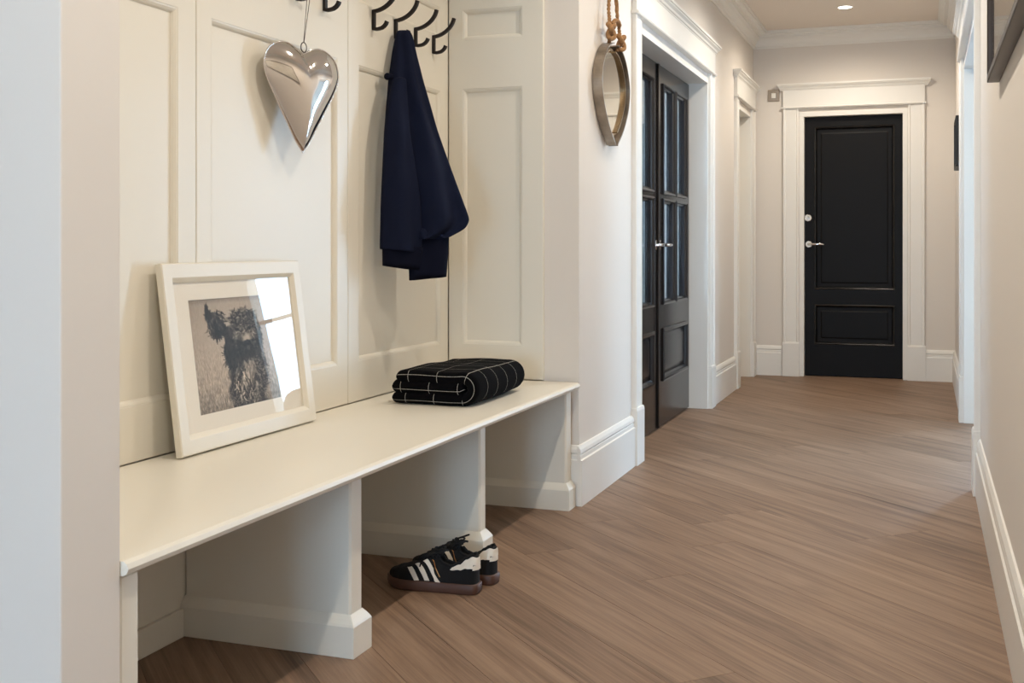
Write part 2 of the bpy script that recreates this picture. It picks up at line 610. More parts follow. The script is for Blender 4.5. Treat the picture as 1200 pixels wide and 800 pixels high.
# ------------------------------------------------------------------ door surrounds
def surround(name, T, o0, o1, top, label, wdt=0.138, depth=0.16, plinth=True, wm='white', clampA=None, jt=0.018, lift=0.045):
    """casing legs, plinth blocks, frieze, bead, cap and jamb lining"""
    root = MB()
    # jamb lining inside the opening (d negative)
    root.tbox(T, o0 - 0.0, o0 + jt, 0, top - jt, -depth, 0.004)
    root.tbox(T, o1 - jt, o1, 0, top - jt, -depth, 0.004)
    root.tbox(T, o0, o1, top - jt, top, -depth, 0.004)
    r = struct(name, root, wm, label, 'door surround', bevel=0.002)
    ztop = top + lift
    for sgn, e in ((-1, o0), (1, o1)):
        # profile from the opening edge outward
        pr = [(0.004, 0.0), (0.004, 0.018), (0.016, 0.022), (0.022, 0.016), (0.028, 0.018), (wdt - 0.022, 0.018), (wdt - 0.018, 0.024), (wdt - 0.004, 0.026), (wdt, 0.022), (wdt, 0.0)]
        MB().extr_v(T, [(e + sgn * a, d) for a, d in pr], 0.0, ztop).build('casing', wm, r)
        if plinth:
            a, b = sorted((e - sgn * 0.002, e + sgn * (wdt + 0.006)))
            if clampA:
                a, b = max(a, clampA[0]), min(b, clampA[1])
            MB().extr_v(T, [(a, 0), (a, 0.030), (b, 0.030), (b, 0)], 0.0, 0.256).extr(T, [(0, 0.256), (0.030, 0.256), (0.026, 0.268), (0, 0.270)], a, b).build('plinth_block', wm, r, bevel=0.0015)
    a, b = o0 - wdt, o1 + wdt
    MB().extr(T, [(d, ztop + h) for d, h in ((0, 0), (0.034, 0), (0.038, 0.007), (0.034, 0.014), (0, 0.014))], a - 0.010, b + 0.010).build('bead', wm, r)
    z = ztop + 0.014
    MB().tbox(T, a, b, z, z + 0.145, 0, 0.026).build('frieze', wm, r, bevel=0.0015)
    z += 0.128
    cap = [(0, 0), (0.028, 0), (0.030, 0.006), (0.036, 0.010), (0.040, 0.020), (0.052, 0.030), (0.054, 0.036), (0.060, 0.038), (0.060, 0.052), (0, 0.052)]
    # the cap returns round its ends
    cm = MB()
    P = [[T(a - d * 0.75, z + h, 0.0) for d, h in cap], [T(a - d * 0.75, z + h, d) for d, h in cap], [T(b + d * 0.75, z + h, d) for d, h in cap], [T(b + d * 0.75, z + h, 0.0) for d, h in cap]]
    cm.grid(P)
    cm.build('cap', wm, r)
    return r


surround('trim_2', TL, *D1, 'white moulded surround of the dark double doors on the left', depth=0.175)
surround('trim_3', TL, *D2, 'cream moulded surround of the far left doorway beside the end wall', wdt=0.125, depth=0.175)
surround('trim_4', TE, *D3, 'cream moulded surround with cornice around the black end door', wdt=0.124, depth=0.16, jt=0.036, lift=0.030)
surround('trim_5', TR, *OR, 'white moulded surround of the daylit opening on the right', wdt=0.132, depth=0.15)

# ------------------------------------------------------------------ double doors (left wall)
DX = -1.41


def TD(a, b, d): return Vector((DX + d, a, b))


def lever(parent, T, a, b, sgn, L=0.115, rose=0.026):
    h = MB().lathe(T(a, b, 0), T(a, b, 1) - T(a, b, 0), [(0, rose), (0.006, rose), (0.009, rose - 0.003), (0.009, 0.011), (0.045, 0.010), (0.046, 0.0)], 20).build('rose', 'chrome', parent, smooth=False)
    MB().tube([T(a, b, 0.040), T(a + sgn * 0.012, b, 0.048), T(a + sgn * 0.03, b, 0.050), T(a + sgn * L * 0.8, b + 0.001, 0.049), T(a + sgn * L, b - 0.003, 0.044)],
              [0.009, 0.0095, 0.009, 0.008, 0.0075], 10).build('lever_handle', 'chrome', parent, smooth=True)


def raised(mb, T, a0, a1, b0, b1, df, w_, s_=1):
    mb.ring(T, a0, a1, b0, b1, [(-0.004, df - 0.012), (-0.006, df + 0.010 * s_), (0.004, df + 0.016 * s_), (0.014, df + 0.014 * s_), (0.020, df + 0.004 * s_), (w_, df - 0.006), (w_, df - 0.014), (0.0, df - 0.014)])


dd = thing('door_1', (DX, 6.31, 0), 'pair of dark glazed panelled doors in the left wall', 'double doors', kind='structure')
for lf in (0, 1):
    s0, s1 = (5.40, 6.309) if lf == 0 else (6.311, 7.22)
    g0, g1 = s0 + 0.115, s1 - 0.095
    if lf == 0:
        g0, g1 = s0 + 0.095, s1 - 0.115
    gm = (g0 + g1) / 2
    cols = [(g0, gm - 0.011), (gm + 0.011, g1)]
    rows = [(0.695, 1.300), (1.325, 1.955)]
    holes = [(c[0], c[1], r_[0], r_[1]) for c in cols for r_ in rows] + [(g0, g1, 0.265, 0.555)]
    leaf = MB().holed(TD, s0, s1, 0.008, 2.052, holes, -0.045, 0).build('door_leaf', 'panel_door', dd, bevel=0.0015)
    for c in cols:
        for r_ in rows:
            m2 = MB()
            m2.ring(TD, c[0], c[1], r_[0], r_[1], [(0, -0.03), (0, 0.010), (0.006, 0.014), (0.013, 0.010), (0.016, 0.0), (0.026, -0.006), (0.028, -0.03)])
            m2.build('glazing_moulding', 'panel_door', leaf)
            MB().tbox(TD, c[0] + 0.0265, c[1] - 0.0265, r_[0] + 0.0265, r_[1] - 0.0265, -0.022, -0.017).build('pane', 'door_glass', leaf)
    m2 = MB()
    raised(m2, TD, g0, g1, 0.265, 0.555, 0.0, 0.03)
    m2.build('panel_moulding', 'panel_door', leaf)
    m2 = MB().tbox(TD, g0, g1, 0.265, 0.555, -0.035, -0.014)
    m2.ring(TD, g0 + 0.03, g1 - 0.03, 0.295, 0.525, [(0, -0.014), (0.03, -0.004), (0.03, -0.02), (0, -0.02)])
    m2.tbox(TD, g0 + 0.058, g1 - 0.058, 0.323, 0.497, -0.014, -0.004)
    m2.build('lower_panel', 'panel_door', leaf)
    if lf == 0:
        lever(leaf, TD, s1 - 0.052, 1.035, -1)
    else:
        lever(leaf, TD, s0 + 0.052, 1.035, 1)
        MB().tbox(TD, s0 - 0.016, s0 + 0.018, 0.01, 2.05, 0, 0.012).build('meeting_bead', 'panel_door', leaf, bevel=0.004)
# room behind the glass is dim
struct('wall_behind_doors', MB().holed(lambda a, b, d: Vector((-2.5 + d, a, b)), 4.9, 9.35, 0, 2.3, [(5.4, 6.6, 0.8, 2.0)], -0.1, 0).box(-2.6, -1.93, 4.8, 4.9, 0, 2.3).box(-2.6, -1.47, 7.9, 8.0, 0, 2.3).box(-2.6, -1.47, 9.35, 9.45, 0, 2.3).box(-2.6, -1.47, 4.8, 9.45, 2.3, 2.4), 'wall',
       'dim room wall seen through the dark glazed doors', 'wall')

# far left door (cream, closed, seen at a grazing angle)
d2 = thing('door_2', (-1.42, 8.78, 0), 'cream closed door in the far left doorway', 'door', kind='structure')
T2 = lambda a, b, d: Vector((-1.415 + d, a, b))
lf = MB().holed(T2, D2[0] + 0.02, D2[1] - 0.02, 0.004, 2.04, [(8.55, 9.01, 0.25, 0.75), (8.55, 9.01, 0.9, 1.9)], -0.04, 0).build('door_leaf', 'cream', d2, bevel=0.002)
MB().tbox(T2, 8.55, 9.01, 0.25, 0.75, -0.03, -0.012).build('door_panel', 'cream', lf)
MB().tbox(T2, 8.55, 9.01, 0.9, 1.9, -0.03, -0.012).build('door_panel', 'cream', lf)

# black end door
d3 = thing('door_3', (-0.5275, YE, 0), 'black painted two-panel door with chrome lever at the end of the hall', 'door', kind='structure')
T3 = lambda a, b, d: Vector((a, YE + 0.05 - d, b))
a0, a1 = D3[0] + 0.038, D3[1] - 0.038
h1, h2 = (-0.822, -0.222, 0.690, 1.968), (-0.822, -0.222, 0.255, 0.566)
lf = MB().holed(T3, a0, a1, 0.004, D3[2] - 0.038, [h1, h2], -0.045, 0).build('door_leaf', 'black_door', d3, bevel=0.002)
for h in (h1, h2):
    MB().ring(T3, *h, [(-0.002, -0.012), (-0.003, 0.004), (0.003, 0.009), (0.010, 0.007), (0.014, 0.0), (0.020, -0.010), (0.020, -0.014), (0.0, -0.014)]).build('panel_moulding', 'black_bead', lf)
    m2 = MB().tbox(T3, h[0], h[1], h[2], h[3], -0.04, -0.012)
    m2.ring(T3, h[0] + 0.045, h[1] - 0.045, h[2] + 0.045, h[3] - 0.045, [(0, -0.0125), (0.012, -0.007), (0.012, -0.02), (0, -0.02)])
    m2.tbox(T3, h[0] + 0.055, h[1] - 0.055, h[2] + 0.055, h[3] - 0.055, -0.013, -0.007)
    m2.build('door_panel', 'black_door', lf)
lever(lf, T3, -0.866, 1.043, 1, 0.12)
MB().lathe(T3(-0.872, 1.252, 0), (0, -1, 0), [(0, 0.028), (0.008, 0.028), (0.012, 0.024), (0.012, 0.012), (0.020, 0.010), (0.021, 0.0)], 20).build('lock_cylinder', 'chrome', lf)
struct('light_stop_end_door', MB().box(-1.3, 0.36, YE + 0.16, YE + 0.2, -0.02, 2.3), 'wall', 'unseen backing added to stop daylight leaking round the black end door', 'wall')  # unseen panel closing the doorway so no sky leaks under the door

# ------------------------------------------------------------------ alcove panelling (children of the alcove wall)
UN = [1.622, 2.618, 3.483, 4.354]
for i in range(3):
    u0, u1 = UN[i] + 0.0015, UN[i + 1] - 0.0015
    p0 = (2.689, 3.405) if i == 1 else ((3.562, 4.270) if i == 2 else (1.72, 2.536))
    big = (p0[0], p0[1], 0.632, 1.656)
    sm = (p0[0], p0[1], 1.877, 1.995)
    tp = (p0[0], p0[1], 2.07, 2.25)
    b = MB().holed(TB, u0, u1, 0.492, 2.318, [big, sm, tp], -0.028, 0).build('panel_board', 'cream', wa, bevel=0.0025)
    for h in (big, sm, tp):
        m2 = MB().tbox(TB, h[0], h[1], h[2], h[3], -0.026, -0.013)
        m2.build('field_panel', 'cream', b)
        m2 = MB().ring(TB, h[0], h[1], h[2], h[3], [(0, -0.0135), (0, -0.001), (0.004, -0.002), (0.010, -0.006), (0.014, -0.0115), (0.014, -0.0135)])
        m2.build('panel_moulding', 'cream', b)
hs = [(-1.785, -1.529, 0.630, 1.672), (-1.785, -1.529, 1.877, 1.995), (-1.785, -1.529, 2.07, 2.25)]
b = MB().holed(TS, AB + 0.001, -1.438, 0.492, 2.318, hs, -0.014, 0.004).build('panel_board', 'cream', ws, bevel=0.0025)
for h in hs:
    MB().tbox(TS, h[0], h[1], h[2], h[3], -0.014, -0.009).build('field_panel', 'cream', b)
    MB().ring(TS, h[0], h[1], h[2], h[3], [(0, -0.0095), (0, 0.003), (0.004, 0.002), (0.010, -0.002), (0.014, -0.008), (0.014, -0.0095)]).build('panel_moulding', 'cream', b)

# ------------------------------------------------------------------ bench
bench = thing('hall_bench', (-1.56, 2.98, 0), 'long cream built-in bench with open cubbies under the alcove panelling', 'bench')
BZ = 0.49
nose = [(-1.8495, BZ - 0.026), (-1.292, BZ - 0.026), (-1.284, BZ - 0.022), (-1.280, BZ - 0.013), (-1.284, BZ - 0.004), (-1.292, BZ), (-1.8495, BZ)]
mb = MB()
n = len(nose)
mb.add([(x, A0 + 0.002, z) for x, z in nose] + [(x, 4.345, z) for x, z in nose], [(i, (i + 1) % n, n + (i + 1) % n, n + i) for i in range(n)] + [tuple(range(n)), tuple(range(2 * n - 1, n - 1, -1))])
mb.build('seat_board', 'cream', bench, bevel=0.001)
SKP = [(0, 0.0), (0.018, 0.0), (0.018, 0.078), (0.015, 0.084), (0.008, 0.094), (0.0, 0.104)]
for (y0, y1, xf, sides) in ((1.620, 1.674, -1.300, 'n'), (2.566, 2.630, -1.356, 'b'), (3.455, 3.507, -1.356, 'b'), (4.275, 4.345, -1.318, 'l')):
    dv = MB().box(-1.8495, xf, y0, y1, 0.0, BZ - 0.0265).build('divider', 'cream', bench, bevel=0.006, seg=1)
    m2 = MB()
    # plinth skirting wraps both sides and the front
    pts = []
    P = []
    for d, zz in SKP:
        lo = y0 - d if sides in 'bl' else y0
        hi = y1 + d if sides in 'bn' else y1
        P.append([(-1.8495, lo, zz), (xf + d, lo, zz), (xf + d, hi, zz), (-1.8495, hi, zz)])
    m2.grid(P)
    if sides == 'n':
        continue
    m2.build('plinth', 'cream', dv, bevel=0.0015)
MB().box(-1.880, AB, A0 + 0.002, 4.345, 0.0, BZ - 0.0265).build('back_board', 'cream', wa)
for (p, q) in ((1.676, 2.547), (2.650, 3.436), (3.527, 4.256)):
    MB().box(-1.8495, -1.837, p, q, 0.0, 0.074).build('back_skirting', 'cream', bench, bevel=0.002)

# ------------------------------------------------------------------ coat hooks
HP_up = [(0.004, 1.864)] + [(0.004 + 0.089 * math.sin(t * math.pi / 2 * 0.93) , 1.864 + 0.074 * (1 - math.cos(t * math.pi / 2 * 0.95)) ** 0.9) for t in [i / 12 for i in range(1, 13)]]
HP_lo = [(0.005, 1.802), (0.012, 1.800), (0.024, 1.8005), (0.036, 1.803), (0.046, 1.809), (0.053, 1.817), (0.057, 1.826)]
hook_lab = {3.140: 'black iron coat hook carrying the metal heart', 3.315: 'empty black coat hook just right of the metal heart', 3.667: 'empty black coat hook left of the navy coat',
            3.847: 'black iron coat hook carrying the navy coat', 4.023: 'empty black coat hook just right of the navy coat', 4.195: 'empty black coat hook nearest the alcove corner'}
h0 = None
for y, lab in hook_lab.items():
    if h0 is None:
        h0 = thing('coat_hook', (AB, y, 1.80), lab, 'hook', 'iron hooks on the panelling')
        T = lambda a, b, d: Vector((AB + d, y + a, b))
        MB().tbox(T, -0.0085, 0.0085, 1.797, 1.869, 0.0003, 0.010).build('back_plate', 'iron', h0, bevel=0.001)
        MB().ribbon(HP_up, 0.0115, -0.008, 0.008, T).build('upper_prong', 'iron', h0, bevel=0.001)
        MB().ribbon(HP_lo, 0.0105, -0.008, 0.008, T).build('lower_prong', 'iron', h0, bevel=0.001)
        first = y
    else:
        c = copy_tree(h0)
        c.location = (AB, y, 1.80)
        c['label'] = lab

# ------------------------------------------------------------------ metal heart
HC = Vector((-1.795, 3.085, 1.480))
heart = thing('metal_heart', HC, 'large polished silver metal heart hanging on a cord from a hook', 'ornament')
PHI = math.radians(11)
ax_w = Vector((math.sin(PHI), math.cos(PHI), 0))          # across the heart
ax_n = Vector((math.cos(PHI), -math.sin(PHI), 0))         # outward


HALF = [(0.0, 0.925), (0.07, 0.935), (0.24, 0.975), (0.46, 1.0), (0.70, 0.975), (0.90, 0.905), (0.995, 0.80), (0.97, 0.70), (0.84, 0.575), (0.60, 0.40), (0.36, 0.225), (0.17, 0.09), (0.0, 0.0)]


def spline(pts, n_):
    out = []
    m_ = len(pts)
    for i in range(m_ - 1):
        p0, p1, p2, p3 = (Vector(pts[max(i - 1, 0)]), Vector(pts[i]), Vector(pts[i + 1]), Vector(pts[min(i + 2, m_ - 1)]))
        for j in range(n_):
            t = j / n_
            out.append(0.5 * ((2 * p1) + (-p0 + p2) * t + (2 * p0 - 5 * p1 + 4 * p2 - p3) * t * t + (-p0 + 3 * p1 - 3 * p2 + p3) * t ** 3))
    out.append(Vector(pts[-1]))
    return out


_h = spline(HALF, 5)
HOUT = [(p_.x, p_.y * 2 - 1) for p_ in _h] + [(-p_.x, p_.y * 2 - 1) for p_ in reversed(_h[1:-1])]
HW, HHt = 0.170, 0.163
rows = []
NT = len(HOUT)
for lev in range(0, 25):
    q = lev / 24.0
    row = []
    for k in range(NT):
        x, y = HOUT[k]
        c = Vector((0, 0.25))
        p = c + (Vector((x, y)) - c) * q
        row.append(p)
    rows.append(row)


def dome(q):
    return max(0.0, 1 - q ** 2.0) ** 0.85


fr = [[HC + ax_w * (p.x * HW) + Vector((0, 0, p.y * HHt)) + ax_n * (0.036 * dome(i / 24.0)) for p in row] for i, row in enumerate(rows)]
bk = [[HC + ax_w * (p.x * HW) + Vector((0, 0, p.y * HHt)) - ax_n * (0.030 * dome(i / 24.0)) for p in row] for i, row in enumerate(rows)]
mb = MB().grid(fr, wrap_v=True)
mb.build('heart_front', 'steel', heart, smooth=True)
MB().grid(bk, wrap_v=True).build('heart_back', 'steel', heart, smooth=True)
rim = [HC + ax_w * (p.x * HW * 1.004) + Vector((0, 0, p.y * HHt * 1.004)) for p in rows[-1]]
MB().tube(rim, 0.0022, 6, closed=True).build('rim', 'steel', heart, smooth=True)
rc = HC + Vector((0.004, 0, 0.158))
MB().tube([rc + ax_w * (0.013 * math.cos(t)) + Vector((0, 0, 0.015 * math.sin(t))) for t in [2 * math.pi * i / 24 for i in range(24)]], 0.0017, 6, closed=True).build('ring', 'frame_dark', heart, smooth=True)
top = Vector((-1.806, 3.138, 1.806))
for s_ in (-1, 1):
    MB().tube([rc + Vector((0, 0.001 * s_, 0.015)), top + Vector((0, 0.008 * s_, -0.012)), top + Vector((0, 0.007 * s_, 0.0))], 0.0011, 6).build('cord', 'string', heart)

# ------------------------------------------------------------------ framed dog photograph leaning on the bench
FB, FT = 0.491, 0.985
fy0, fy1 = 2.434, 3.112
lean = math.asin(0.065 / 0.4943)
FO = Vector((-1.760, (fy0 + fy1) / 2, FB + 0.0045))
frame = thing('picture_frame', FO, 'white framed photograph of a shaggy dog leaning on the bench', 'picture')
fn = Vector((math.cos(lean), 0, math.sin(lean)))
fu = Vector((-math.sin(lean), 0, math.cos(lean)))
FWd, FHt = fy1 - fy0, 0.4943


def TF(a, b, d):        # a across from left (0..FWd), b up the frame, d out of the face (0 = front edge)
    return FO + Vector((0, a - FWd / 2, 0)) + fu * b + fn * d


RW = 0.050
MB().ring(TF, 0, FWd, 0, FHt, [(0, -0.020), (0, -0.003), (0.003, 0.0), (RW - 0.012, 0.0), (RW - 0.008, -0.003), (RW, -0.010), (RW, -0.020)]).build('frame', 'cream', frame, bevel=0.001)
MB().tbox(TF, RW - 0.01, FWd - RW + 0.01, RW - 0.01, FHt - RW + 0.01, -0.0225, -0.018).build('backing', 'cream', frame)
PR = (0.116, 0.515, 0.092, 0.396)     # print window in the mat (a0,a1,b0,b1)
m2 = MB().holed(TF, RW - 0.008, FWd - RW + 0.008, RW - 0.008, FHt - RW + 0.008, [PR], -0.0178, -0.0155)
m2.build('mat_board', 'mat_board', frame)
MB().tbox(TF, RW - 0.006, FWd - RW + 0.006, RW - 0.006, FHt - RW + 0.006, -0.0138, -0.0118).build('glazing', 'picture_glass', frame)

# the print: painted procedurally into a colour attribute
NX, NY = 160, 200
rg = np.random.default_rng(5)
yy, xx = np.mgrid[0:NY, 0:NX].astype(float)
S_, T_ = xx / (NX - 1), yy / (NY - 1)            # S_ left->right, T_ top->bottom
img = 0.72 - 0.10 * ((S_ - 0.5) ** 2 + (T_ - 0.45) ** 2) * 2.2
streak = rg.normal(0, 1, (NY, NX))
for _ in range(4):
    streak = (streak + np.roll(streak, 1, 0) + np.roll(streak, -1, 0)) / 3
streak /= streak.std()
img += streak * (0.012 + 0.060 * np.clip((T_ - 0.40) / 0.5, 0, 1))
img -= 0.10 * np.clip((T_ - 0.75) / 0.25, 0, 1)
img -= 0.16 * np.clip(1 - T_ / 0.06, 0, 1)


def blob(cx, cy, rx, ry, val, alpha, rot=0.0, soft=0.35, rough=0.12):
    """soft dark or light patch with a ragged edge (rot in screen space, cx.. in print fractions)"""
    global img
    c, s = math.cos(rot), math.sin(rot)
    ax_, ay_ = (S_ - cx), (T_ - cy)
    u_, v_ = (ax_ * c + ay_ * s) / rx, (-ax_ * s + ay_ * c) / ry
    th_ = np.arctan2(v_, u_)
    d = np.sqrt(u_ ** 2 + v_ ** 2)
    ph = rg.uniform(0, 6.28, 4)
    d = d * (1 + rough * (0.5 * np.sin(7 * th_ + ph[0]) + 0.4 * np.sin(13 * th_ + ph[1]) + 0.3 * np.sin(23 * th_ + ph[2]))) + rg.normal(0, 0.04, d.shape)
    k = np.clip((1 + soft - d) / (2 * soft), 0, 1) * alpha
    img = img * (1 - k) + val * k


def stroke(x, y, ang, L, wd, val, alpha, curl=0.0):
    n_ = max(4, int(L * NY * 1.4))
    for i in range(n_):
        t = i / (n_ - 1)
        px, py = int(round(x * (NX - 1))), int(round(y * (NY - 1)))
        if 0 <= px < NX and 0 <= py < NY:
            a_ = alpha * (1 - 0.5 * t)
            img[py, px] = img[py, px] * (1 - a_) + val * a_
            if wd > 1 and px + 1 < NX:
                img[py, px + 1] = img[py, px + 1] * (1 - a_ * 0.6) + val * a_ * 0.6
        ang2 = ang + curl * t
        x += math.cos(ang2) * L / n_
        y += math.sin(ang2) * L / n_


def fur(cx, cy, rx, ry, n_, ang, sp, v0, v1, L=0.06, al=0.8, rot=0.0, curl=1.2):
    c, s = math.cos(rot), math.sin(rot)
    for _ in range(n_):
        r_ = math.sqrt(rg.random()); q = rg.random() * 6.283
        dx, dy = rx * r_ * math.cos(q), ry * r_ * math.sin(q)
        stroke(cx + dx * c - dy * s, cy + dx * s + dy * c, ang + rg.normal(0, sp), L * rg.uniform(0.5, 1.3), 2, v0 + (v1 * 1.12 - v0) * rg.random() ** 1.4, al, rg.normal(0, curl))


# flung ear: a feathery wing reaching up and left from the head
for (ex, ey, rx_, ry_) in ((0.205, 0.105, 0.022, 0.050), (0.220, 0.160, 0.045, 0.050), (0.255, 0.205, 0.052, 0.055), (0.300, 0.250, 0.060, 0.060), (0.350, 0.290, 0.055, 0.060), (0.400, 0.310, 0.05, 0.05)):
    blob(ex, ey, rx_, ry_, 0.16, 0.95, 0.0, 0.2, 0.2)
fur(0.29, 0.22, 0.09, 0.12, 170, 0.95, 0.5, 0.06, 0.40, 0.07, 0.85, 0.6)
fur(0.31, 0.31, 0.06, 0.03, 40, 1.5, 0.7, 0.08, 0.2, 0.07, 0.9)
# body, shoulders and legs
blob(0.58, 0.80, 0.205, 0.34, 0.24, 0.96, 0.0, 0.10)
blob(0.755, 0.66, 0.095, 0.19, 0.24, 0.95, -0.2, 0.15)
blob(0.60, 0.97, 0.195, 0.22, 0.20, 0.95, 0.0, 0.1)
fur(0.76, 0.68, 0.10, 0.22, 330, 1.35, 0.8, 0.05, 0.60, 0.05)
fur(0.58, 0.83, 0.20, 0.20, 520, 1.5, 0.5, 0.04, 0.60, 0.06)
# light chest and stringy front
blob(0.640, 0.66, 0.050, 0.13, 0.66, 0.80, 0.05, 0.4)
fur(0.63, 0.66, 0.07, 0.15, 90, 1.55, 0.2, 0.40, 0.80, 0.08, 0.75, 0.0, 0.4)
fur(0.52, 0.76, 0.07, 0.17, 130, 1.6, 0.3, 0.04, 0.85, 0.07, 0.95, 0.0, 0.8)
fur(0.66, 0.86, 0.06, 0.12, 70, 1.6, 0.25, 0.05, 0.75, 0.07, 0.9, 0.0, 0.8)
# drooping ears on both sides of the face
blob(0.425, 0.46, 0.060, 0.155, 0.18, 0.96, 0.15, 0.18, 0.18)
fur(0.425, 0.48, 0.07, 0.16, 150, 1.6, 0.35, 0.05, 0.32, 0.07)
blob(0.785, 0.375, 0.045, 0.13, 0.15, 0.95, -0.1, 0.2, 0.18)
fur(0.785, 0.38, 0.05, 0.13, 90, 1.6, 0.35, 0.05, 0.36, 0.06)
# head: curly dark crown, lighter brow and cheeks
blob(0.615, 0.30, 0.185, 0.150, 0.30, 0.97, 0.0, 0.12, 0.14)
blob(0.620, 0.185, 0.145, 0.060, 0.17, 0.9, 0.0, 0.25, 0.25)
fur(0.615, 0.195, 0.175, 0.07, 260, 1.2, 1.6, 0.04, 0.66, 0.035, 0.85, 0.0, 3.0)
fur(0.615, 0.29, 0.17, 0.08, 200, 1.6, 0.8, 0.06, 0.45, 0.05)
blob(0.555, 0.345, 0.055, 0.055, 0.70, 0.80, 0.0, 0.5)
blob(0.665, 0.340, 0.065, 0.050, 0.70, 0.80, 0.0, 0.5)
fur(0.61, 0.35, 0.12, 0.06, 120, 1.7, 0.5, 0.10, 0.72, 0.05, 0.75)
# eyes half hidden in fur
blob(0.535, 0.305, 0.026, 0.014, 0.06, 0.95, 0.1, 0.4)
blob(0.690, 0.300, 0.024, 0.014, 0.06, 0.95, -0.1, 0.4)
# muzzle: light bridge, dark beard, nose and mouth
blob(0.625, 0.465, 0.125, 0.090, 0.15, 0.95, 0.0, 0.2, 0.15)
fur(0.625, 0.49, 0.13, 0.08, 180, 1.6, 0.7, 0.04, 0.36, 0.06)
blob(0.640, 0.393, 0.055, 0.038, 0.78, 0.9, 0.0, 0.45)
blob(0.645, 0.432, 0.042, 0.024, 0.05, 0.98, 0.0, 0.25)
blob(0.640, 0.428, 0.012, 0.006, 0.45, 0.7, 0.0, 0.5)
blob(0.650, 0.480, 0.026, 0.022, 0.34, 0.9, 0.0, 0.4)
img = np.clip((img - 0.12) * 1.06 + 0.04, 0.02, 0.95)
P = [[TF(PR[0] - 0.004 + (PR[1] - PR[0] + 0.008) * i / (NX - 1), PR[3] + 0.004 - (PR[3] - PR[2] + 0.008) * j / (NY - 1), -0.0176) for i in range(NX)] for j in range(NY)]
pm = bpy.data.materials.new('dog_print')
pm.use_nodes = True
pn = pm.node_tree.nodes['Principled BSDF']
pn.inputs['Roughness'].default_value = 0.7
at = pm.node_tree.nodes.new('ShaderNodeAttribute')
at.attribute_name = 'print'
pm.node_tree.links.new(at.outputs['Color'], pn.inputs['Base Color'])
po = MB().grid(P).build('photo_print', pm, frame, label='sepia photograph of a shaggy dark dog with one ear flung up')
ca = po.data.color_attributes.new('print', 'FLOAT_COLOR', 'POINT')
g = img.reshape(-1)
lin = np.where(g <= 0.04045, g / 12.92, ((g + 0.055) / 1.055) ** 2.4)
colr = np.stack([lin * 1.24, lin * 1.0, lin * 0.76 + 0.003, np.ones_like(lin)], 1).astype(np.float32)
ca.data.foreach_set('color', colr.reshape(-1))

# ------------------------------------------------------------------ folded blanket
BC = Vector((-1.565, 3.79, BZ + 0.001))
bl = thing('folded_blanket', BC, 'folded black blanket with thin white check lines on the bench', 'blanket')
bm_ = bpy.data.materials.new('black_check_wool')
bm_.use_nodes = True
nt = bm_.node_tree
p = nt.nodes['Principled BSDF']
p.inputs['Roughness'].default_value = 1.0
p.inputs['Specular IOR Level'].default_value = 0.08
uvn = nt.nodes.new('ShaderNodeUVMap')
sep = nt.nodes.new('ShaderNodeSeparateXYZ')
nt.links.new(uvn.outputs[0], sep.inputs[0])


def linemask(out, period, width):
    a_ = nt.nodes.new('ShaderNodeMath'); a_.operation = 'DIVIDE'; a_.inputs[1].default_value = period
    nt.links.new(out, a_.inputs[0])
    f_ = nt.nodes.new('ShaderNodeMath'); f_.operation = 'FRACT'
    nt.links.new(a_.outputs[0], f_.inputs[0])
    c_ = nt.nodes.new('ShaderNodeMath'); c_.operation = 'LESS_THAN'; c_.inputs[1].default_value = width / period
    nt.links.new(f_.outputs[0], c_.inputs[0])
    return c_.outputs[0]


mxn = nt.nodes.new('ShaderNodeMath'); mxn.operation = 'MAXIMUM'
nt.links.new(linemask(sep.outputs[0], 0.105, 0.0019), mxn.inputs[0])
nt.links.new(linemask(sep.outputs[1], 0.098, 0.0019), mxn.inputs[1])
wv = nt.nodes.new('ShaderNodeTexNoise'); wv.inputs['Scale'].default_value = 300
tcx = nt.nodes.new('ShaderNodeTexCoord')
nt.links.new(tcx.outputs['Object'], wv.inputs['Vector'])
mm = nt.nodes.new('ShaderNodeMath'); mm.operation = 'MULTIPLY'
nt.links.new(mxn.outputs[0], mm.inputs[0]); nt.links.new(wv.outputs['Fac'], mm.inputs[1])
mm2 = nt.nodes.new('ShaderNodeMath'); mm2.operation = 'MULTIPLY'; mm2.inputs[1].default_value = 1.5
nt.links.new(mm.outputs[0], mm2.inputs[0])
mc = nt.nodes.new('ShaderNodeMix'); mc.data_type = 'RGBA'
mc.inputs[6].default_value = srgb(9, 9, 11)
mc.inputs[7].default_value = srgb(170, 166, 158)
nt.links.new(mm2.outputs[0], mc.inputs[0])
nt.links.new(mc.outputs[2], p.inputs['Base Color'])
bb_ = nt.nodes.new('ShaderNodeBump'); bb_.inputs['Strength'].default_value = 0.5; bb_.inputs['Distance'].default_value = 0.002
nt.links.new(wv.outputs['Fac'], bb_.inputs['Height']); nt.links.new(bb_.outputs['Normal'], p.inputs['Normal'])


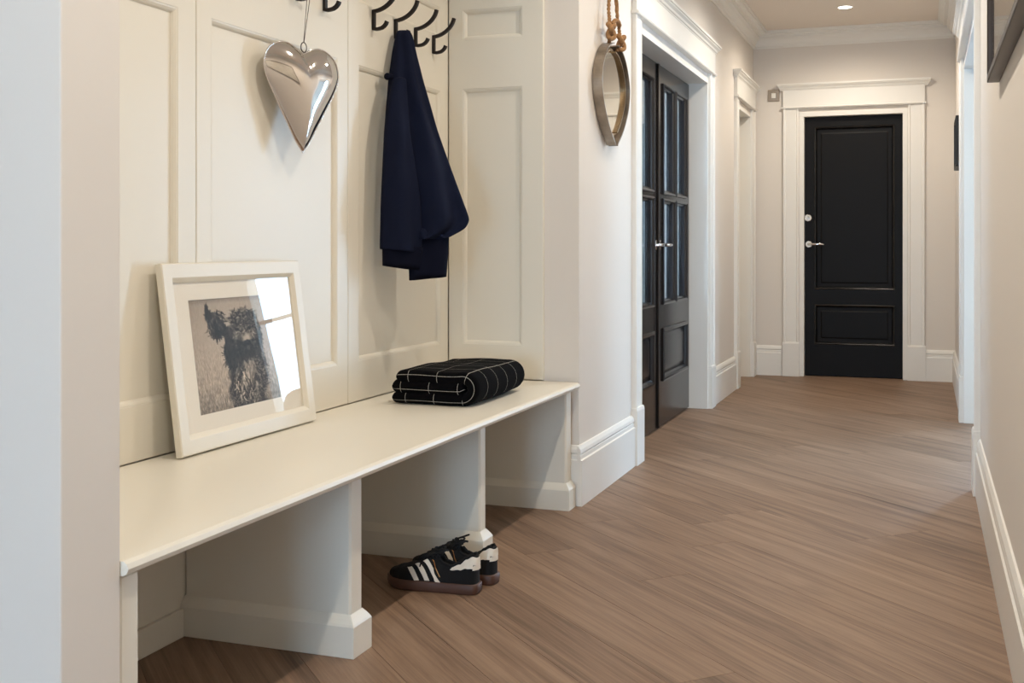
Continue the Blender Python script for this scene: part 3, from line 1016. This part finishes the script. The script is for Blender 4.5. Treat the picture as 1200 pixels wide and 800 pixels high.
def fold_strip(name, path, th, y0, y1, wob, seed):
    """a thick folded layer following path [(x,z)], with rounded edges at y0 and y1; uv in metres"""
    ny = 16
    ringn = []
    # section loop in (y, n): rounded slab
    sec = []
    r_ = th / 2
    for i in range(9):
        t = math.pi / 2 + math.pi * i / 8
        sec.append((y0 + r_ + r_ * math.cos(t), r_ * math.sin(t)))
    for i in range(1, ny):
        sec.append((y0 + r_ + (y1 - y0 - 2 * r_) * i / ny, -r_))
    for i in range(9):
        t = -math.pi / 2 + math.pi * i / 8
        sec.append((y1 - r_ + r_ * math.cos(t), r_ * math.sin(t)))
    for i in range(1, ny):
        sec.append((y1 - r_ - (y1 - y0 - 2 * r_) * i / ny, r_))
    per = [0.0]
    for i in range(1, len(sec) + 1):
        a_, b_ = sec[i - 1], sec[i % len(sec)]
        per.append(per[-1] + math.hypot(a_[0] - b_[0], a_[1] - b_[1]))
    P, S = [], []
    s_acc = 0.0
    m_ = len(path)
    for i in range(m_):
        x0, z0 = path[max(i - 1, 0)]
        x1, z1 = path[min(i + 1, m_ - 1)]
        L = math.hypot(x1 - x0, z1 - z0) or 1
        nx, nz = -(z1 - z0) / L, (x1 - x0) / L
        if i:
            s_acc += math.hypot(path[i][0] - path[i - 1][0], path[i][1] - path[i - 1][1])
        # rounded ends: half-thickness follows a circle near both ends of the path
        tot = sum(math.hypot(path[k][0] - path[k - 1][0], path[k][1] - path[k - 1][1]) for k in range(1, m_))
        de = min(s_acc, tot - s_acc)
        sq = math.sqrt(max(0.02, 1 - (1 - min(1.0, de / (th / 2))) ** 2))
        row = []
        for (yv, nv) in sec:
            pull = (1 - sq) * r_ * 0.9 * (1 if yv < (y0 + y1) / 2 else -1)
            v = Vector((path[i][0] + nx * nv * sq, yv + pull, path[i][1] + nz * nv * sq))
            w_ = mnoise.noise(Vector((v.x * 6 + seed, v.y * 5, v.z * 6))) * wob
            v += Vector((nx * w_, w_ * 0.6, nz * w_))
            row.append(v)
        P.append(row)
        S.append(s_acc)
    zs = min(v.z for row in P for v in row)
    mb = MB()
    m2, n2 = len(P), len(sec)
    mb.grid(P, wrap_v=True)
    mb.f.append(tuple(range(n2 - 1, -1, -1)))
    mb.f.append(tuple((m2 - 1) * n2 + k for k in range(n2)))
    for i, v in enumerate(mb.v):
        if v[2] < BC.z:
            mb.v[i] = (v[0], v[1], BC.z)
    o = mb.build(name, bm_, bl, smooth=True)
    me = o.data
    uvl = me.uv_layers.new(name='uv')
    for pol in me.polygons:
        vi = list(pol.vertices)
        js = [q % n2 for q in vi]
        seam = (0 in js) and (n2 - 1 in js)
        for li, q in zip(pol.loop_indices, vi):
            i, j = divmod(q, n2)
            jj = n2 if (seam and j == 0) else j
            uvl.data[li].uv = (S[i] + 0.037 + seed * 0.013, per[jj] + 0.04 + y0)
    return o


th = 0.043
zb = BC.z + th / 2
xr = -1.405 - 0.052
endx = [0, 0.0008, 0.003, 0.006, 0.010, 0.015]
path = [(-1.722 + e, zb) for e in endx] + [(-1.705 + 0.01 * i, zb) for i in range(1, 26)]
for i in range(13):
    t = -math.pi / 2 + math.pi * i / 12
    path.append((xr + 0.036 * math.cos(t), zb + 0.037 + 0.037 * math.sin(t)))
path += [(xr - 0.02 * i, zb + 0.074 - 0.0006 * i) for i in range(1, 12)]
path += [(-1.700 - 0.006 + e, zb + 0.067) for e in reversed(endx)]
fold_strip('outer_fold', path, th, 3.545, 4.045, 0.009, 1.0)
fold_strip('middle_fold', [(-1.722 + e, zb + 0.036) for e in endx] + [(-1.705 + 0.015 * i, zb + 0.037) for i in range(1, 18)], 0.048, 3.542, 4.03, 0.004, 2.3)

# ------------------------------------------------------------------ navy coat


def loft_cloth(name, levels, m, parent, seed, nseg=56, rip=0.012, freq=5.0, solid=True, sub=1):
    """levels: (z, (xl,yl), (xr,yr), thickness) from top to bottom, interpolated; closed section loft"""
    fine = []
    for i in range(len(levels) - 1):
        A, B = levels[i], levels[i + 1]
        k_ = max(2, int((A[0] - B[0]) / 0.02))
        for j in range(k_):
            t = j / k_
            l = lambda p, q: p + (q - p) * t
            fine.append((l(A[0], B[0]), (l(A[1][0], B[1][0]), l(A[1][1], B[1][1])), (l(A[2][0], B[2][0]), l(A[2][1], B[2][1])), l(A[3], B[3]), l(A[4], B[4]) if len(A) > 4 else 0.0))
    A = levels[-1]
    fine.append((A[0], A[1], A[2], A[3], A[4] if len(A) > 4 else 0.0))
    z0, z1 = fine[0][0], fine[-1][0]
    P = []
    for (z, L, R_, th_, tilt) in fine:
        L, R_ = Vector((L[0], L[1])), Vector((R_[0], R_[1]))
        c = (L + R_) / 2
        u = (R_ - L)
        hw = u.length / 2
        u.normalize()
        nrm = Vector((u.y, -u.x))
        row = []
        q = (z0 - z) / (z0 - z1)
        for k in range(nseg):
            t = 2 * math.pi * k / nseg
            cx_, sx_ = math.cos(t), math.sin(t)
            e = 0.75
            px = hw * math.copysign(abs(cx_) ** e, cx_)
            py = th_ / 2 * math.copysign(abs(sx_) ** e, sx_)
            r_ = rip * q ** 0.7 * math.sin(freq * px / max(hw, 0.02) + seed + 1.5 * mnoise.noise(Vector((px * 5, z * 3, seed)))) * (1 if sx_ > 0 else 0.6)
            r_ += 0.007 * mnoise.noise(Vector((px * 14 + seed, z * 9, t)))
            pt = c + u * px + nrm * (py + r_ * abs(sx_))
            row.append(Vector((max(pt.x, AB + 0.006), pt.y, z + tilt * px / max(hw, 0.01))))
        P.append(row)
    # turn the lower edge inward so the hem is closed with depth
    last = P[-1]
    cc = sum(last, Vector((0, 0, 0))) / nseg
    P.append([cc + (v - cc) * 0.93 + Vector((0, 0, 0.004)) for v in last])
    P.append([cc + (v - cc) * 0.85 + Vector((0, 0, 0.05)) for v in last])
    mb = MB()
    mb.grid(P, wrap_v=True)
    mb.f.append(tuple(range(nseg - 1, -1, -1)))
    n0 = (len(P) - 1) * nseg
    mb.f.append(tuple(n0 + k for k in range(nseg)))
    return mb.build(name, m, parent, smooth=True, subsurf=sub)


CO = Vector((-1.795, 3.847, 1.83))
coat = thing('coat', CO, 'navy blue coat hanging from a hook in the alcove', 'coat')
# body: narrow at the hook, wide hem, swinging out from the wall
loft_cloth('coat_body', [
    (1.826, (-1.832, 3.832), (-1.790, 3.850), 0.035),
    (1.800, (-1.834, 3.818), (-1.778, 3.852), 0.060),
    (1.737, (-1.830, 3.788), (-1.766, 3.850), 0.070),
    (1.625, (-1.825, 3.748), (-1.737, 3.850), 0.080),
    (1.455, (-1.822, 3.712), (-1.688, 3.862), 0.095),
    (1.300, (-1.820, 3.700), (-1.634, 3.876), 0.105),
    (1.125, (-1.818, 3.696), (-1.568, 3.888), 0.095),
    (1.085, (-1.816, 3.700), (-1.580, 3.870), 0.085, 0.006),
    (1.050, (-1.815, 3.705), (-1.630, 3.815), 0.070, 0.004)], 'navy', coat, 0.4, rip=0.026, freq=6.0)
# sleeve hanging in front, on the left
slv = loft_cloth('sleeve', [
    (1.640, (-1.800, 3.735), (-1.765, 3.765), 0.035),
    (1.560, (-1.803, 3.700), (-1.752, 3.745), 0.055),
    (1.445, (-1.803, 3.668), (-1.736, 3.730), 0.070),
    (1.295, (-1.803, 3.655), (-1.716, 3.738), 0.080),
    (1.175, (-1.803, 3.644), (-1.706, 3.755), 0.080),
    (1.050, (-1.803, 3.640), (-1.704, 3.760), 0.080, 0.0),
    (1.008, (-1.803, 3.640), (-1.706, 3.758), 0.078, -0.008)], 'navy', coat, 2.1, rip=0.014, freq=4.5)
loft_cloth('cuff', [
    (1.03, (-1.800, 3.648), (-1.702, 3.772), 0.066, -0.006),
    (0.950, (-1.800, 3.650), (-1.708, 3.770), 0.062, -0.010)], 'navy2', slv, 3.3, rip=0.004, freq=3, sub=0)
loft_cloth('lower_sleeve', [
    (1.12, (-1.742, 3.740), (-1.632, 3.850), 0.055),
    (1.00, (-1.742, 3.737), (-1.636, 3.845), 0.055),
    (0.912, (-1.740, 3.740), (-1.640, 3.838), 0.052, 0.006)], 'navy2', coat, 5.0, rip=0.005, freq=3, sub=0)
# button tab on the left edge
MB().lathe((-1.818, 3.738, 1.640), (-0.4, -1, 0), [(-0.01, 0.012), (0.012, 0.013), (0.018, 0.010), (0.019, 0.0)], 14).build('button', 'navy2', coat, smooth=True)

# ------------------------------------------------------------------ shoes (toe towards -x)
LEN = 0.285


def smooth_interp(tab, s):
    for i in range(len(tab) - 1):
        if s <= tab[i + 1][0]:
            a, b = tab[i], tab[i + 1]
            t = (s - a[0]) / (b[0] - a[0])
            t = t * t * (3 - 2 * t)
            return a[1] + (b[1] - a[1]) * t
    return tab[-1][1]


SW = [(0, 0.012), (0.012, 0.021), (0.03, 0.0265), (0.06, 0.030), (0.15, 0.033), (0.35, 0.034), (0.55, 0.041), (0.70, 0.046), (0.82, 0.044), (0.92, 0.034), (0.97, 0.022), (1.0, 0.008)]
SH = [(0, 0.110), (0.04, 0.113), (0.10, 0.104), (0.18, 0.086), (0.28, 0.074), (0.36, 0.080), (0.44, 0.100), (0.51, 0.104), (0.62, 0.090), (0.74, 0.074), (0.86, 0.065), (0.95, 0.056), (1.0, 0.045)]
SCY = [(0, 0.0), (0.3, 0.0), (0.7, 0.004), (1.0, 0.0)]
OPN = [(0, 0.0), (0.03, 0.0), (0.05, 1.0), (0.36, 1.0), (0.46, 0.0), (1.0, 0.0)]
SOLE_H = 0.030
NTs = 61


def shoe_pt(s, t, off=0.0):
    """s heel->toe, t 0..1 across from near side (-y) over the top to the far side"""
    w_ = smooth_interp(SW, s) - 0.002
    h = smooth_interp(SH, s)
    if s > 0.97:
        h = 0.054 - 0.35 * (s - 0.97)
    op = smooth_interp(OPN, s)
    sg = -1 if t < 0.5 else 1
    q = 1 - abs(2 * t - 1)           # 0 at the sole, 1 at the middle top
    z0 = SOLE_H - 0.004
    if q < 0.6:                      # outer side
        k = q / 0.6
        y = w_ * (1.0 + 0.05 * math.sin(k * math.pi)) * (1 - 0.42 * k ** 2.0)
        z = z0 + (h - z0) * (k if op > 0.02 else math.sin(k * math.pi / 2) * 0.93)
    else:
        k = (q - 0.6) / 0.4
        y_c, z_c = w_ * 0.58 * (1 - k), h - (h - z0) * 0.07 * (1 - k) ** 2
        if k < 0.15:
            y_o = w_ * (0.58 - 0.9 * k)
            z_o = h + 0.002
        else:
            y_o = w_ * 0.44 * (1 - (k - 0.15) / 0.85)
            z_o = h - (h - 0.046) * min(1, (k - 0.15) / 0.35)
        y = y_c * (1 - op) + y_o * op
        z = z_c * (1 - op) + z_o * op
    return Vector((-s * LEN, sg * y + smooth_interp(SCY, s), z))


def shoe_patch(name, m, parent, fs, ft, ns, ntt, off=0.0016, label=None):
    """thin patch raised off the upper; fs(u,v)->s, ft(u,v)->t"""
    P, Q = [], []
    for i in range(ns + 1):
        r1, r2 = [], []
        for j in range(ntt + 1):
            u_, v_ = i / ns, j / ntt
            s_, t_ = fs(u_, v_), ft(u_, v_)
            p_ = shoe_pt(s_, t_)
            e = 0.004
            a_ = shoe_pt(min(1, s_ + e), t_) - shoe_pt(max(0, s_ - e), t_)
            b_ = shoe_pt(s_, t_ + e) - shoe_pt(s_, t_ - e)
            nn = a_.cross(b_)
            if nn.length > 0:
                nn.normalize()
            cen = Vector((p_.x, 0, 0.035))
            if nn.dot(p_ - cen) < 0:
                nn = -nn
            r1.append(p_ + nn * off)
            r2.append(p_ - nn * 0.001)
        P.append(r1)
        Q.append(r2)
    mb = MB().grid(P)
    n_ = len(mb.v)
    mb.grid(Q)
    nv = ntt + 1
    nu = ns + 1
    edge = [i * nv for i in range(nu)] + [(nu - 1) * nv + j for j in range(1, nv)] + [i * nv + nv - 1 for i in range(nu - 2, -1, -1)] + [j for j in range(nv - 2, 0, -1)]
    for i in range(len(edge)):
        a_, b_ = edge[i], edge[(i + 1) % len(edge)]
        mb.f.append((a_, b_, b_ + n_, a_ + n_))
    return mb.build(name, m, parent, smooth=False, label=label)


def make_shoe(label, loc):
    r = thing('sneaker', (0, 0, 0), label, 'shoe', 'pair of black sneakers under the bench')
    ss = [0, 0.012, 0.03, 0.05] + [0.05 + 0.91 * i / 80 for i in range(1, 81)] + [0.975, 0.99, 1.0]
    P = [[shoe_pt(s_, j / (NTs - 1)) for j in range(NTs)] for s_ in ss]
    mb = MB().grid(P)
    mb.f.append(tuple(range(NTs)))
    mb.f.append(tuple((len(ss) - 1) * NTs + j for j in range(NTs)))
    up = mb.build('upper', 'suede', r, smooth=True)
    # sole: outline extruded with a slightly tucked lower edge and lifted toe
    oln = []
    sv = [0.0, 0.01, 0.03, 0.06, 0.1] + [0.1 + 0.8 * i / 16 for i in range(1, 17)] + [0.94, 0.97, 0.99, 1.0]
    for s_ in sv:
        oln.append((s_, -(smooth_interp(SW, s_) + 0.004)))
    for s_ in reversed(sv):
        oln.append((s_, smooth_interp(SW, s_) + 0.004))
    P = []
    for (zz, sc_) in ((0.0, 0.95), (0.003, 0.985), (0.014, 1.0), (SOLE_H - 0.002, 0.995), (SOLE_H, 0.97)):
        row = []
        for s_, y in oln:
            lift = 0.012 * max(0, (s_ - 0.80) / 0.2) ** 2 * (1 - zz / SOLE_H * 0.4)
            row.append(Vector((0.003 - (0.5 + (s_ - 0.5) * (0.985 + 0.03 * (sc_ - 0.95) / 0.05)) * (LEN + 0.006), y * sc_ + smooth_interp(SCY, s_), zz + lift)))
        P.append(row)
    mb = MB().grid(P, wrap_v=True)
    mb.f.append(tuple(range(len(oln) - 1, -1, -1)))
    mb.f.append(tuple(4 * len(oln) + k for k in range(len(oln))))
    mb.build('sole', 'gum', r, smooth=True)
    # three slanted white stripes on each side
    for side in (0, 1):
        for k in range(3):
            sb = 0.725 - 0.085 * k
            bt = 0.085 + 0.030 * k
            fs = lambda u_, v_, sb=sb, bt=bt: sb - 0.050 * (u_ - 0.5) - bt * v_
            hi = 0.190 + 0.014 * k
            ft = (lambda u_, v_, hi=hi: 0.02 + hi * (1 - v_)) if side == 0 else (lambda u_, v_, hi=hi: 0.98 - hi * (1 - v_))
            shoe_patch('stripe', 'leather_w', r, fs, ft, 4, 16, off=0.0028, label='white slanted stripe')
        # gold foil mark behind the stripes
        fs = lambda u_, v_: 0.475 - 0.012 * (u_ - 0.5) - 0.085 * v_
        ft = (lambda u_, v_: 0.10 + 0.14 * (1 - v_)) if side == 0 else (lambda u_, v_: 0.90 - 0.14 * (1 - v_))
        shoe_patch('foil_mark', 'gold', r, fs, ft, 1, 8, off=0.0022)
        # white heel counter tab, one wing each side
        fs = lambda u_, v_: 0.001 + (0.265 + 0.02 * v_) * u_
        ft = (lambda u_, v_: (0.288 - (0.095 * (1 - u_) ** 0.9 + 0.034) * v_)) if side == 0 else (lambda u_, v_: 1 - (0.288 - (0.095 * (1 - u_) ** 0.9 + 0.034) * v_))
        shoe_patch('heel_tab', 'leather_w', r, fs, ft, 30, 10, off=0.0030, label='white heel tab')
    pl_ = [(-0.010, 0.0262), (-0.0045, 0.0215), (-0.0005, 0.0150), (0.0030, 0.0095)]
    pl_ = pl_ + [(x, -y) for x, y in reversed(pl_)]
    rows_ = [[Vector((x - (0.0 if zz < 0.09 else 0.0015), y * ky, zz)) for x, y in pl_] for zz, ky in ((0.071, 0.99), (0.080, 0.95), (0.092, 0.86), (0.106, 0.72))]
    hb = MB().grid(rows_, wrap_v=True)
    hb.f.append(tuple(range(len(pl_) - 1, -1, -1)))
    hb.f.append(tuple(3 * len(pl_) + k for k in range(len(pl_))))
    hb.build('heel_tab', 'leather_w', r, label='white heel tab')
    # collar padding
    cl = [shoe_pt(0.02 + 0.40 * i / 16, 0.31) + Vector((0, 0, 0.0005)) for i in range(17)]
    cr = [shoe_pt(0.02 + 0.40 * i / 16, 0.69) + Vector((0, 0, 0.0005)) for i in range(17)]
    MB().tube(list(reversed(cl)) + cr, 0.0042, 8).build('collar', 'suede', r, smooth=True)
    # tongue
    P = []
    for i in range(11):
        q = i / 10
        s_ = 0.66 - 0.29 * q
        z = smooth_interp(SH, s_) + 0.004 + 0.034 * max(0, (q - 0.45) / 0.55) ** 1.3
        wd = 0.016 + 0.012 * q
        P.append([Vector((-s_ * LEN, wd * y_, z - 0.006 * y_ * y_)) for y_ in (-1, -0.66, -0.33, 0, 0.33, 0.66, 1)])
    m2 = MB().grid(P)
    o = m2.build('tongue', 'suede', r, smooth=True)
    so = o.modifiers.new('solid', 'SOLIDIFY'); so.thickness = 0.006; so.offset = -1
    # laces: zigzag rows and a bow
    for k in range(5):
        sA, sB = 0.655 - 0.045 * k, 0.640 - 0.045 * k
        for sg in (1, -1):
            pts = []
            for i in range(9):
                q = -1 + 2 * i / 8
                s_ = sA + (sB - sA - 0.02) * (q * sg + 1) / 2
                base = shoe_pt(s_, 0.5 + 0.17 * q)
                zc = smooth_interp(SH, s_) + 0.008 - 0.010 * q * q
                pts.append(Vector((base.x, 0.021 * q * (1 + 0.1 * k), max(base.z + 0.003, zc))))
            MB().tube(pts, 0.0026, 6).build('lace', 'lace', r, smooth=True)
    kx, kz = -0.47 * LEN, 0.118
    MB().lathe((kx - 0.006, 0, kz), (1, 0, 0.2), [(0, 0.004), (0.004, 0.008), (0.010, 0.008), (0.014, 0.004)], 10).build('lace_knot', 'lace', r, smooth=True)
    for sg, lift in ((-1, 0.006), (1, 0.012)):
        pts = []
        for i in range(21):
            t = 2 * math.pi * i / 20
            e = (1 - math.cos(t)) / 2
            pts.append(Vector((kx + 0.034 * e - 0.007 * math.sin(t), sg * (0.020 * e + 0.009 * math.sin(t)), kz + 0.004 + lift * e - 0.004 * math.sin(t))))
        MB().tube(pts, 0.0026, 6).build('lace_loop', 'lace', r, smooth=True)
        MB().tube([Vector((kx, 0, kz)), Vector((kx - 0.02, sg * 0.018, kz - 0.004)), Vector((kx - 0.034, sg * 0.032, kz - 0.024)), Vector((kx - 0.038, sg * 0.040, kz - 0.045))], 0.0024, 6).build('lace_end', 'lace', r, smooth=True)
    r.location = loc
    return r


s1 = make_shoe('black sneaker with white stripes, the nearer of the pair', (-1.247, 3.165, 0.0005))
s1.rotation_euler = (0, 0, math.radians(2))
s2 = copy_tree(s1)
s2['label'] = 'black sneaker half hidden behind the other, nearer the bench divider'
s2.location = (-1.232, 3.272, 0.0005)
s2.rotation_euler = (0, 0, math.radians(-3))

# ------------------------------------------------------------------ teardrop mirror with rope
MY, MZ0, MZ1 = 4.795, 1.475, 1.90
mir = thing('rope_mirror', (XL, MY, MZ0), 'teardrop metal mirror hanging from a knotted rope on the white wall', 'mirror')
# half outline (dy, z) from the top to the tail tip; strips cross into a short tail
half = [(0.035, 1.895), (0.090, 1.882), (0.150, 1.850), (0.200, 1.800), (0.228, 1.745), (0.230, 1.700), (0.210, 1.645), (0.170, 1.590), (0.120, 1.540), (0.070, 1.503), (0.030, 1.480), (0.018, 1.468), (0.020, 1.462)]


hc = spline(half, 4)


def band(mb, curve, sg, d0, d1, th_, inset=0.0):
    P = []
    m_ = len(curve)
    for i in range(m_):
        a_, b_ = curve[max(i - 1, 0)], curve[min(i + 1, m_ - 1)]
        t = (b_ - a_).normalized()
        nrm = Vector((-t.y, t.x))       # outward-ish
        c0 = curve[i] + nrm * (inset)
        c1 = curve[i] + nrm * (inset + th_)
        P.append([TL(MY + sg * c0.x, c0.y, d0), TL(MY + sg * c0.x, c0.y, d1), TL(MY + sg * c1.x, c1.y, d1), TL(MY + sg * c1.x, c1.y, d0)])
    mb.grid(P, wrap_v=True)
    n_ = len(mb.v)
    mb.f.append((n_ - 4, n_ - 3, n_ - 2, n_ - 1))
    mb.f.append((n_ - 4 * m_ + 3, n_ - 4 * m_ + 2, n_ - 4 * m_ + 1, n_ - 4 * m_))


for sg in (-1, 1):
    mb = MB()
    band(mb, hc, sg, 0.004, 0.046, 0.006)
    mb.build('outer_strap', 'zinc', mir, smooth=False)
    mb = MB()
    band(mb, hc[:-12], sg, 0.010, 0.034, -0.006, -0.022)
    mb.build('inner_strap', 'zinc_in', mir, smooth=False)
mb = MB()
ins = [(max(p.x - 0.026, 0.0), p.y) for p in hc if 1.50 < p.y < 1.872]
loop = [(-x, z) for x, z in ins] + [(x, z) for x, z in reversed(ins)]
n_ = len(loop)
mb.add([TL(MY + x, z, 0.022) for x, z in loop] + [TL(MY + x, z, 0.010) for x, z in loop], [tuple(range(n_)), tuple(range(2 * n_ - 1, n_ - 1, -1))] + [(i, (i + 1) % n_, n_ + (i + 1) % n_, n_ + i) for i in range(n_)])
mb.build('mirror_glass', 'mirror', mir)
ins2 = [(max(p.x - 0.003, 0.0), p.y) for p in hc if 1.475 < p.y < 1.893]
loop = [(-x, z) for x, z in ins2] + [(x, z) for x, z in reversed(ins2)]
n_ = len(loop)
mb = MB().add([TL(MY + x, z, 0.0095) for x, z in loop] + [TL(MY + x, z, 0.004) for x, z in loop], [tuple(range(n_)), tuple(range(2 * n_ - 1, n_ - 1, -1))] + [(i, (i + 1) % n_, n_ + (i + 1) % n_, n_ + i) for i in range(n_)])
mb.build('back_plate', 'zinc_in', mir)


def twisted_rope(name, pts, r_, parent):
    pts = spline(pts, 8)
    acc = 0
    mb = MB()
    for st in range(3):
        path_, acc = [], 0.0
        for i, p_ in enumerate(pts):
            if i:
                acc += (pts[i] - pts[i - 1]).length
            t = (pts[min(i + 1, len(pts) - 1)] - pts[max(i - 1, 0)]).normalized()
            u_ = t.orthogonal().normalized()
            u_ = Vector((1, 0, 0)) - t * t.x
            u_.normalize()
            v_ = t.cross(u_)
            an = acc / 0.035 * 2 * math.pi + st * 2.094
            path_.append(p_ + (u_ * math.cos(an) + v_ * math.sin(an)) * r_ * 0.5)
        mb.tube(path_, r_ * 0.62, 6)
    return mb.build(name, 'rope', parent, smooth=True)


kl, kr = TL(4.700, 1.945, 0.042), TL(4.870, 1.925, 0.042)
nail = TL(4.785, 2.30, 0.03)
twisted_rope('rope', [TL(4.725, 1.892, 0.03), kl, TL(4.705, 2.05, 0.034), TL(4.765, 2.25, 0.03), nail], 0.0085, mir)
twisted_rope('rope', [TL(4.855, 1.880, 0.03), kr, TL(4.850, 2.03, 0.034), TL(4.805, 2.25, 0.03), nail], 0.0085, mir)
twisted_rope('rope', [TL(4.700, 1.965, 0.050), TL(4.745, 1.990, 0.052), TL(4.80, 1.995, 0.05), TL(4.842, 1.985, 0.045)], 0.010, mir)
for kc, sd in ((kl, 0.0), (kr, 1.3)):
    kn = []
    for i in range(61):
        t = 2 * math.pi * i / 60
        x = math.sin(t) + 2 * math.sin(2 * t)
        y = math.cos(t) - 2 * math.cos(2 * t)
        z = -math.sin(3 * t)
        kn.append(kc + Vector((0.0095 * z, 0.0125 * x, 0.0115 * y)) + Vector((0.004, 0, -0.004)))
    MB().tube(kn, 0.0105, 8).build('knot', 'rope', mir, smooth=True)
MB().lathe(TL(4.785, 2.305, 0.0), (1, 0, 0), [(0, 0.004), (0.045, 0.004), (0.046, 0.009), (0.050, 0.009)], 10).build('nail', 'iron', mir)


# ------------------------------------------------------------------ wall pictures on the right
def wall_picture(name, T, a0, a1, b0, b1, dep, rw, m, label, pm_='paper'):
    r = thing(name, T((a0 + a1) / 2, b0, 0), label, 'picture')
    MB().ring(T, a0, a1, b0, b1, [(0, 0.001), (0, dep - 0.002), (0.002, dep), (rw - 0.002, dep), (rw, dep - 0.003), (rw, 0.001)]).build('frame', m, r, bevel=0.0008)
    MB().tbox(T, a0 + rw, a1 - rw, b0 + rw, b1 - rw, 0.002, dep - 0.016).build('print', pm_, r)
    MB().tbox(T, a0 + rw - 0.001, a1 - rw + 0.001, b0 + rw - 0.001, b1 - rw + 0.001, dep - 0.012, dep - 0.010).build('glazing', 'glass', r)
    return r


wall_picture('wall_picture', TR, 2.10, 3.81, 1.531, 2.25, 0.036, 0.022, 'frame_dark', 'large dark framed picture at the upper right edge of the hall')
wall_picture('wall_picture', TR, 7.62, 8.09, 1.525, 1.84, 0.036, 0.020, 'frame_black', 'small black framed picture on the right wall beyond the opening')

# small control plate beside the end door head
sw = thing('wall_plate', (-1.13, YE, 2.226), 'small square metal control plate high beside the end door surround', 'wall plate')
Tq = lambda a, b, d: Vector((-1.131 + a, YE - d, 2.226 + b))
MB().ring(Tq, -0.048, 0.042, -0.046, 0.046, [(0, 0.0005), (0, 0.008), (0.003, 0.011), (0.024, 0.012), (0.026, 0.0005)]).build('plate', 'nickel', sw, bevel=0.001)
MB().tbox(Tq, -0.022, 0.016, -0.020, 0.020, 0.0005, 0.008).build('insert', 'plastic', sw, bevel=0.001)

# ------------------------------------------------------------------ recessed ceiling lights
lamp_y = [8.45, 6.95, 5.45, 3.95, 2.45, 0.95, -0.6]
labs = ['lit recessed ceiling light in view in front of the end door', 'second recessed ceiling light from the end door', 'third recessed ceiling light from the end door', 'fourth recessed ceiling light from the end door',
        'fifth recessed ceiling light from the end door', 'sixth recessed ceiling light from the end door', 'recessed ceiling light nearest the lobby wall']
L0 = None
for y, lab in zip(lamp_y, labs):
    if L0 is None:
        L0 = thing('ceiling_light', (-0.535, y, ZC), lab, 'ceiling light', 'recessed lights along the hall ceiling')
        cx_ = Vector((-0.535, y, ZC))
        mb = MB()
        prof = [(0.0, 0.058), (0.003, 0.058), (0.004, 0.054), (0.003, 0.047), (0.0015, 0.047)]
        rows_ = [[cx_ + Vector((rr * math.cos(t), rr * math.sin(t), -dz)) for t in [2 * math.pi * k / 32 for k in range(32)]] for dz, rr in prof]
        mb.grid(rows_, wrap_v=True).build('bezel', 'plastic', L0, smooth=True)
        mb = MB().lathe(cx_ + Vector((0, 0, -0.0005)), (0, 0, -1), [(0, 0.047), (0.0015, 0.047), (0.002, 0.045)], 32)
        mb.build('lens', 'lens', L0)
        ld = bpy.data.lights.new('lamp', 'SPOT')
        ld.energy = LAMP_W
        ld.color = LAMP_COL
        ld.spot_size = math.radians(166)
        ld.spot_blend = 0.7
        ld.shadow_soft_size = 0.03
        lo = bpy.data.objects.new('lamp', ld)
        COL.objects.link(lo)
        lo.parent = L0
        lo.location = (0, 0, -0.035)
    else:
        c = copy_tree(L0)
        c.location = (-0.535, y, ZC)
        c['label'] = lab
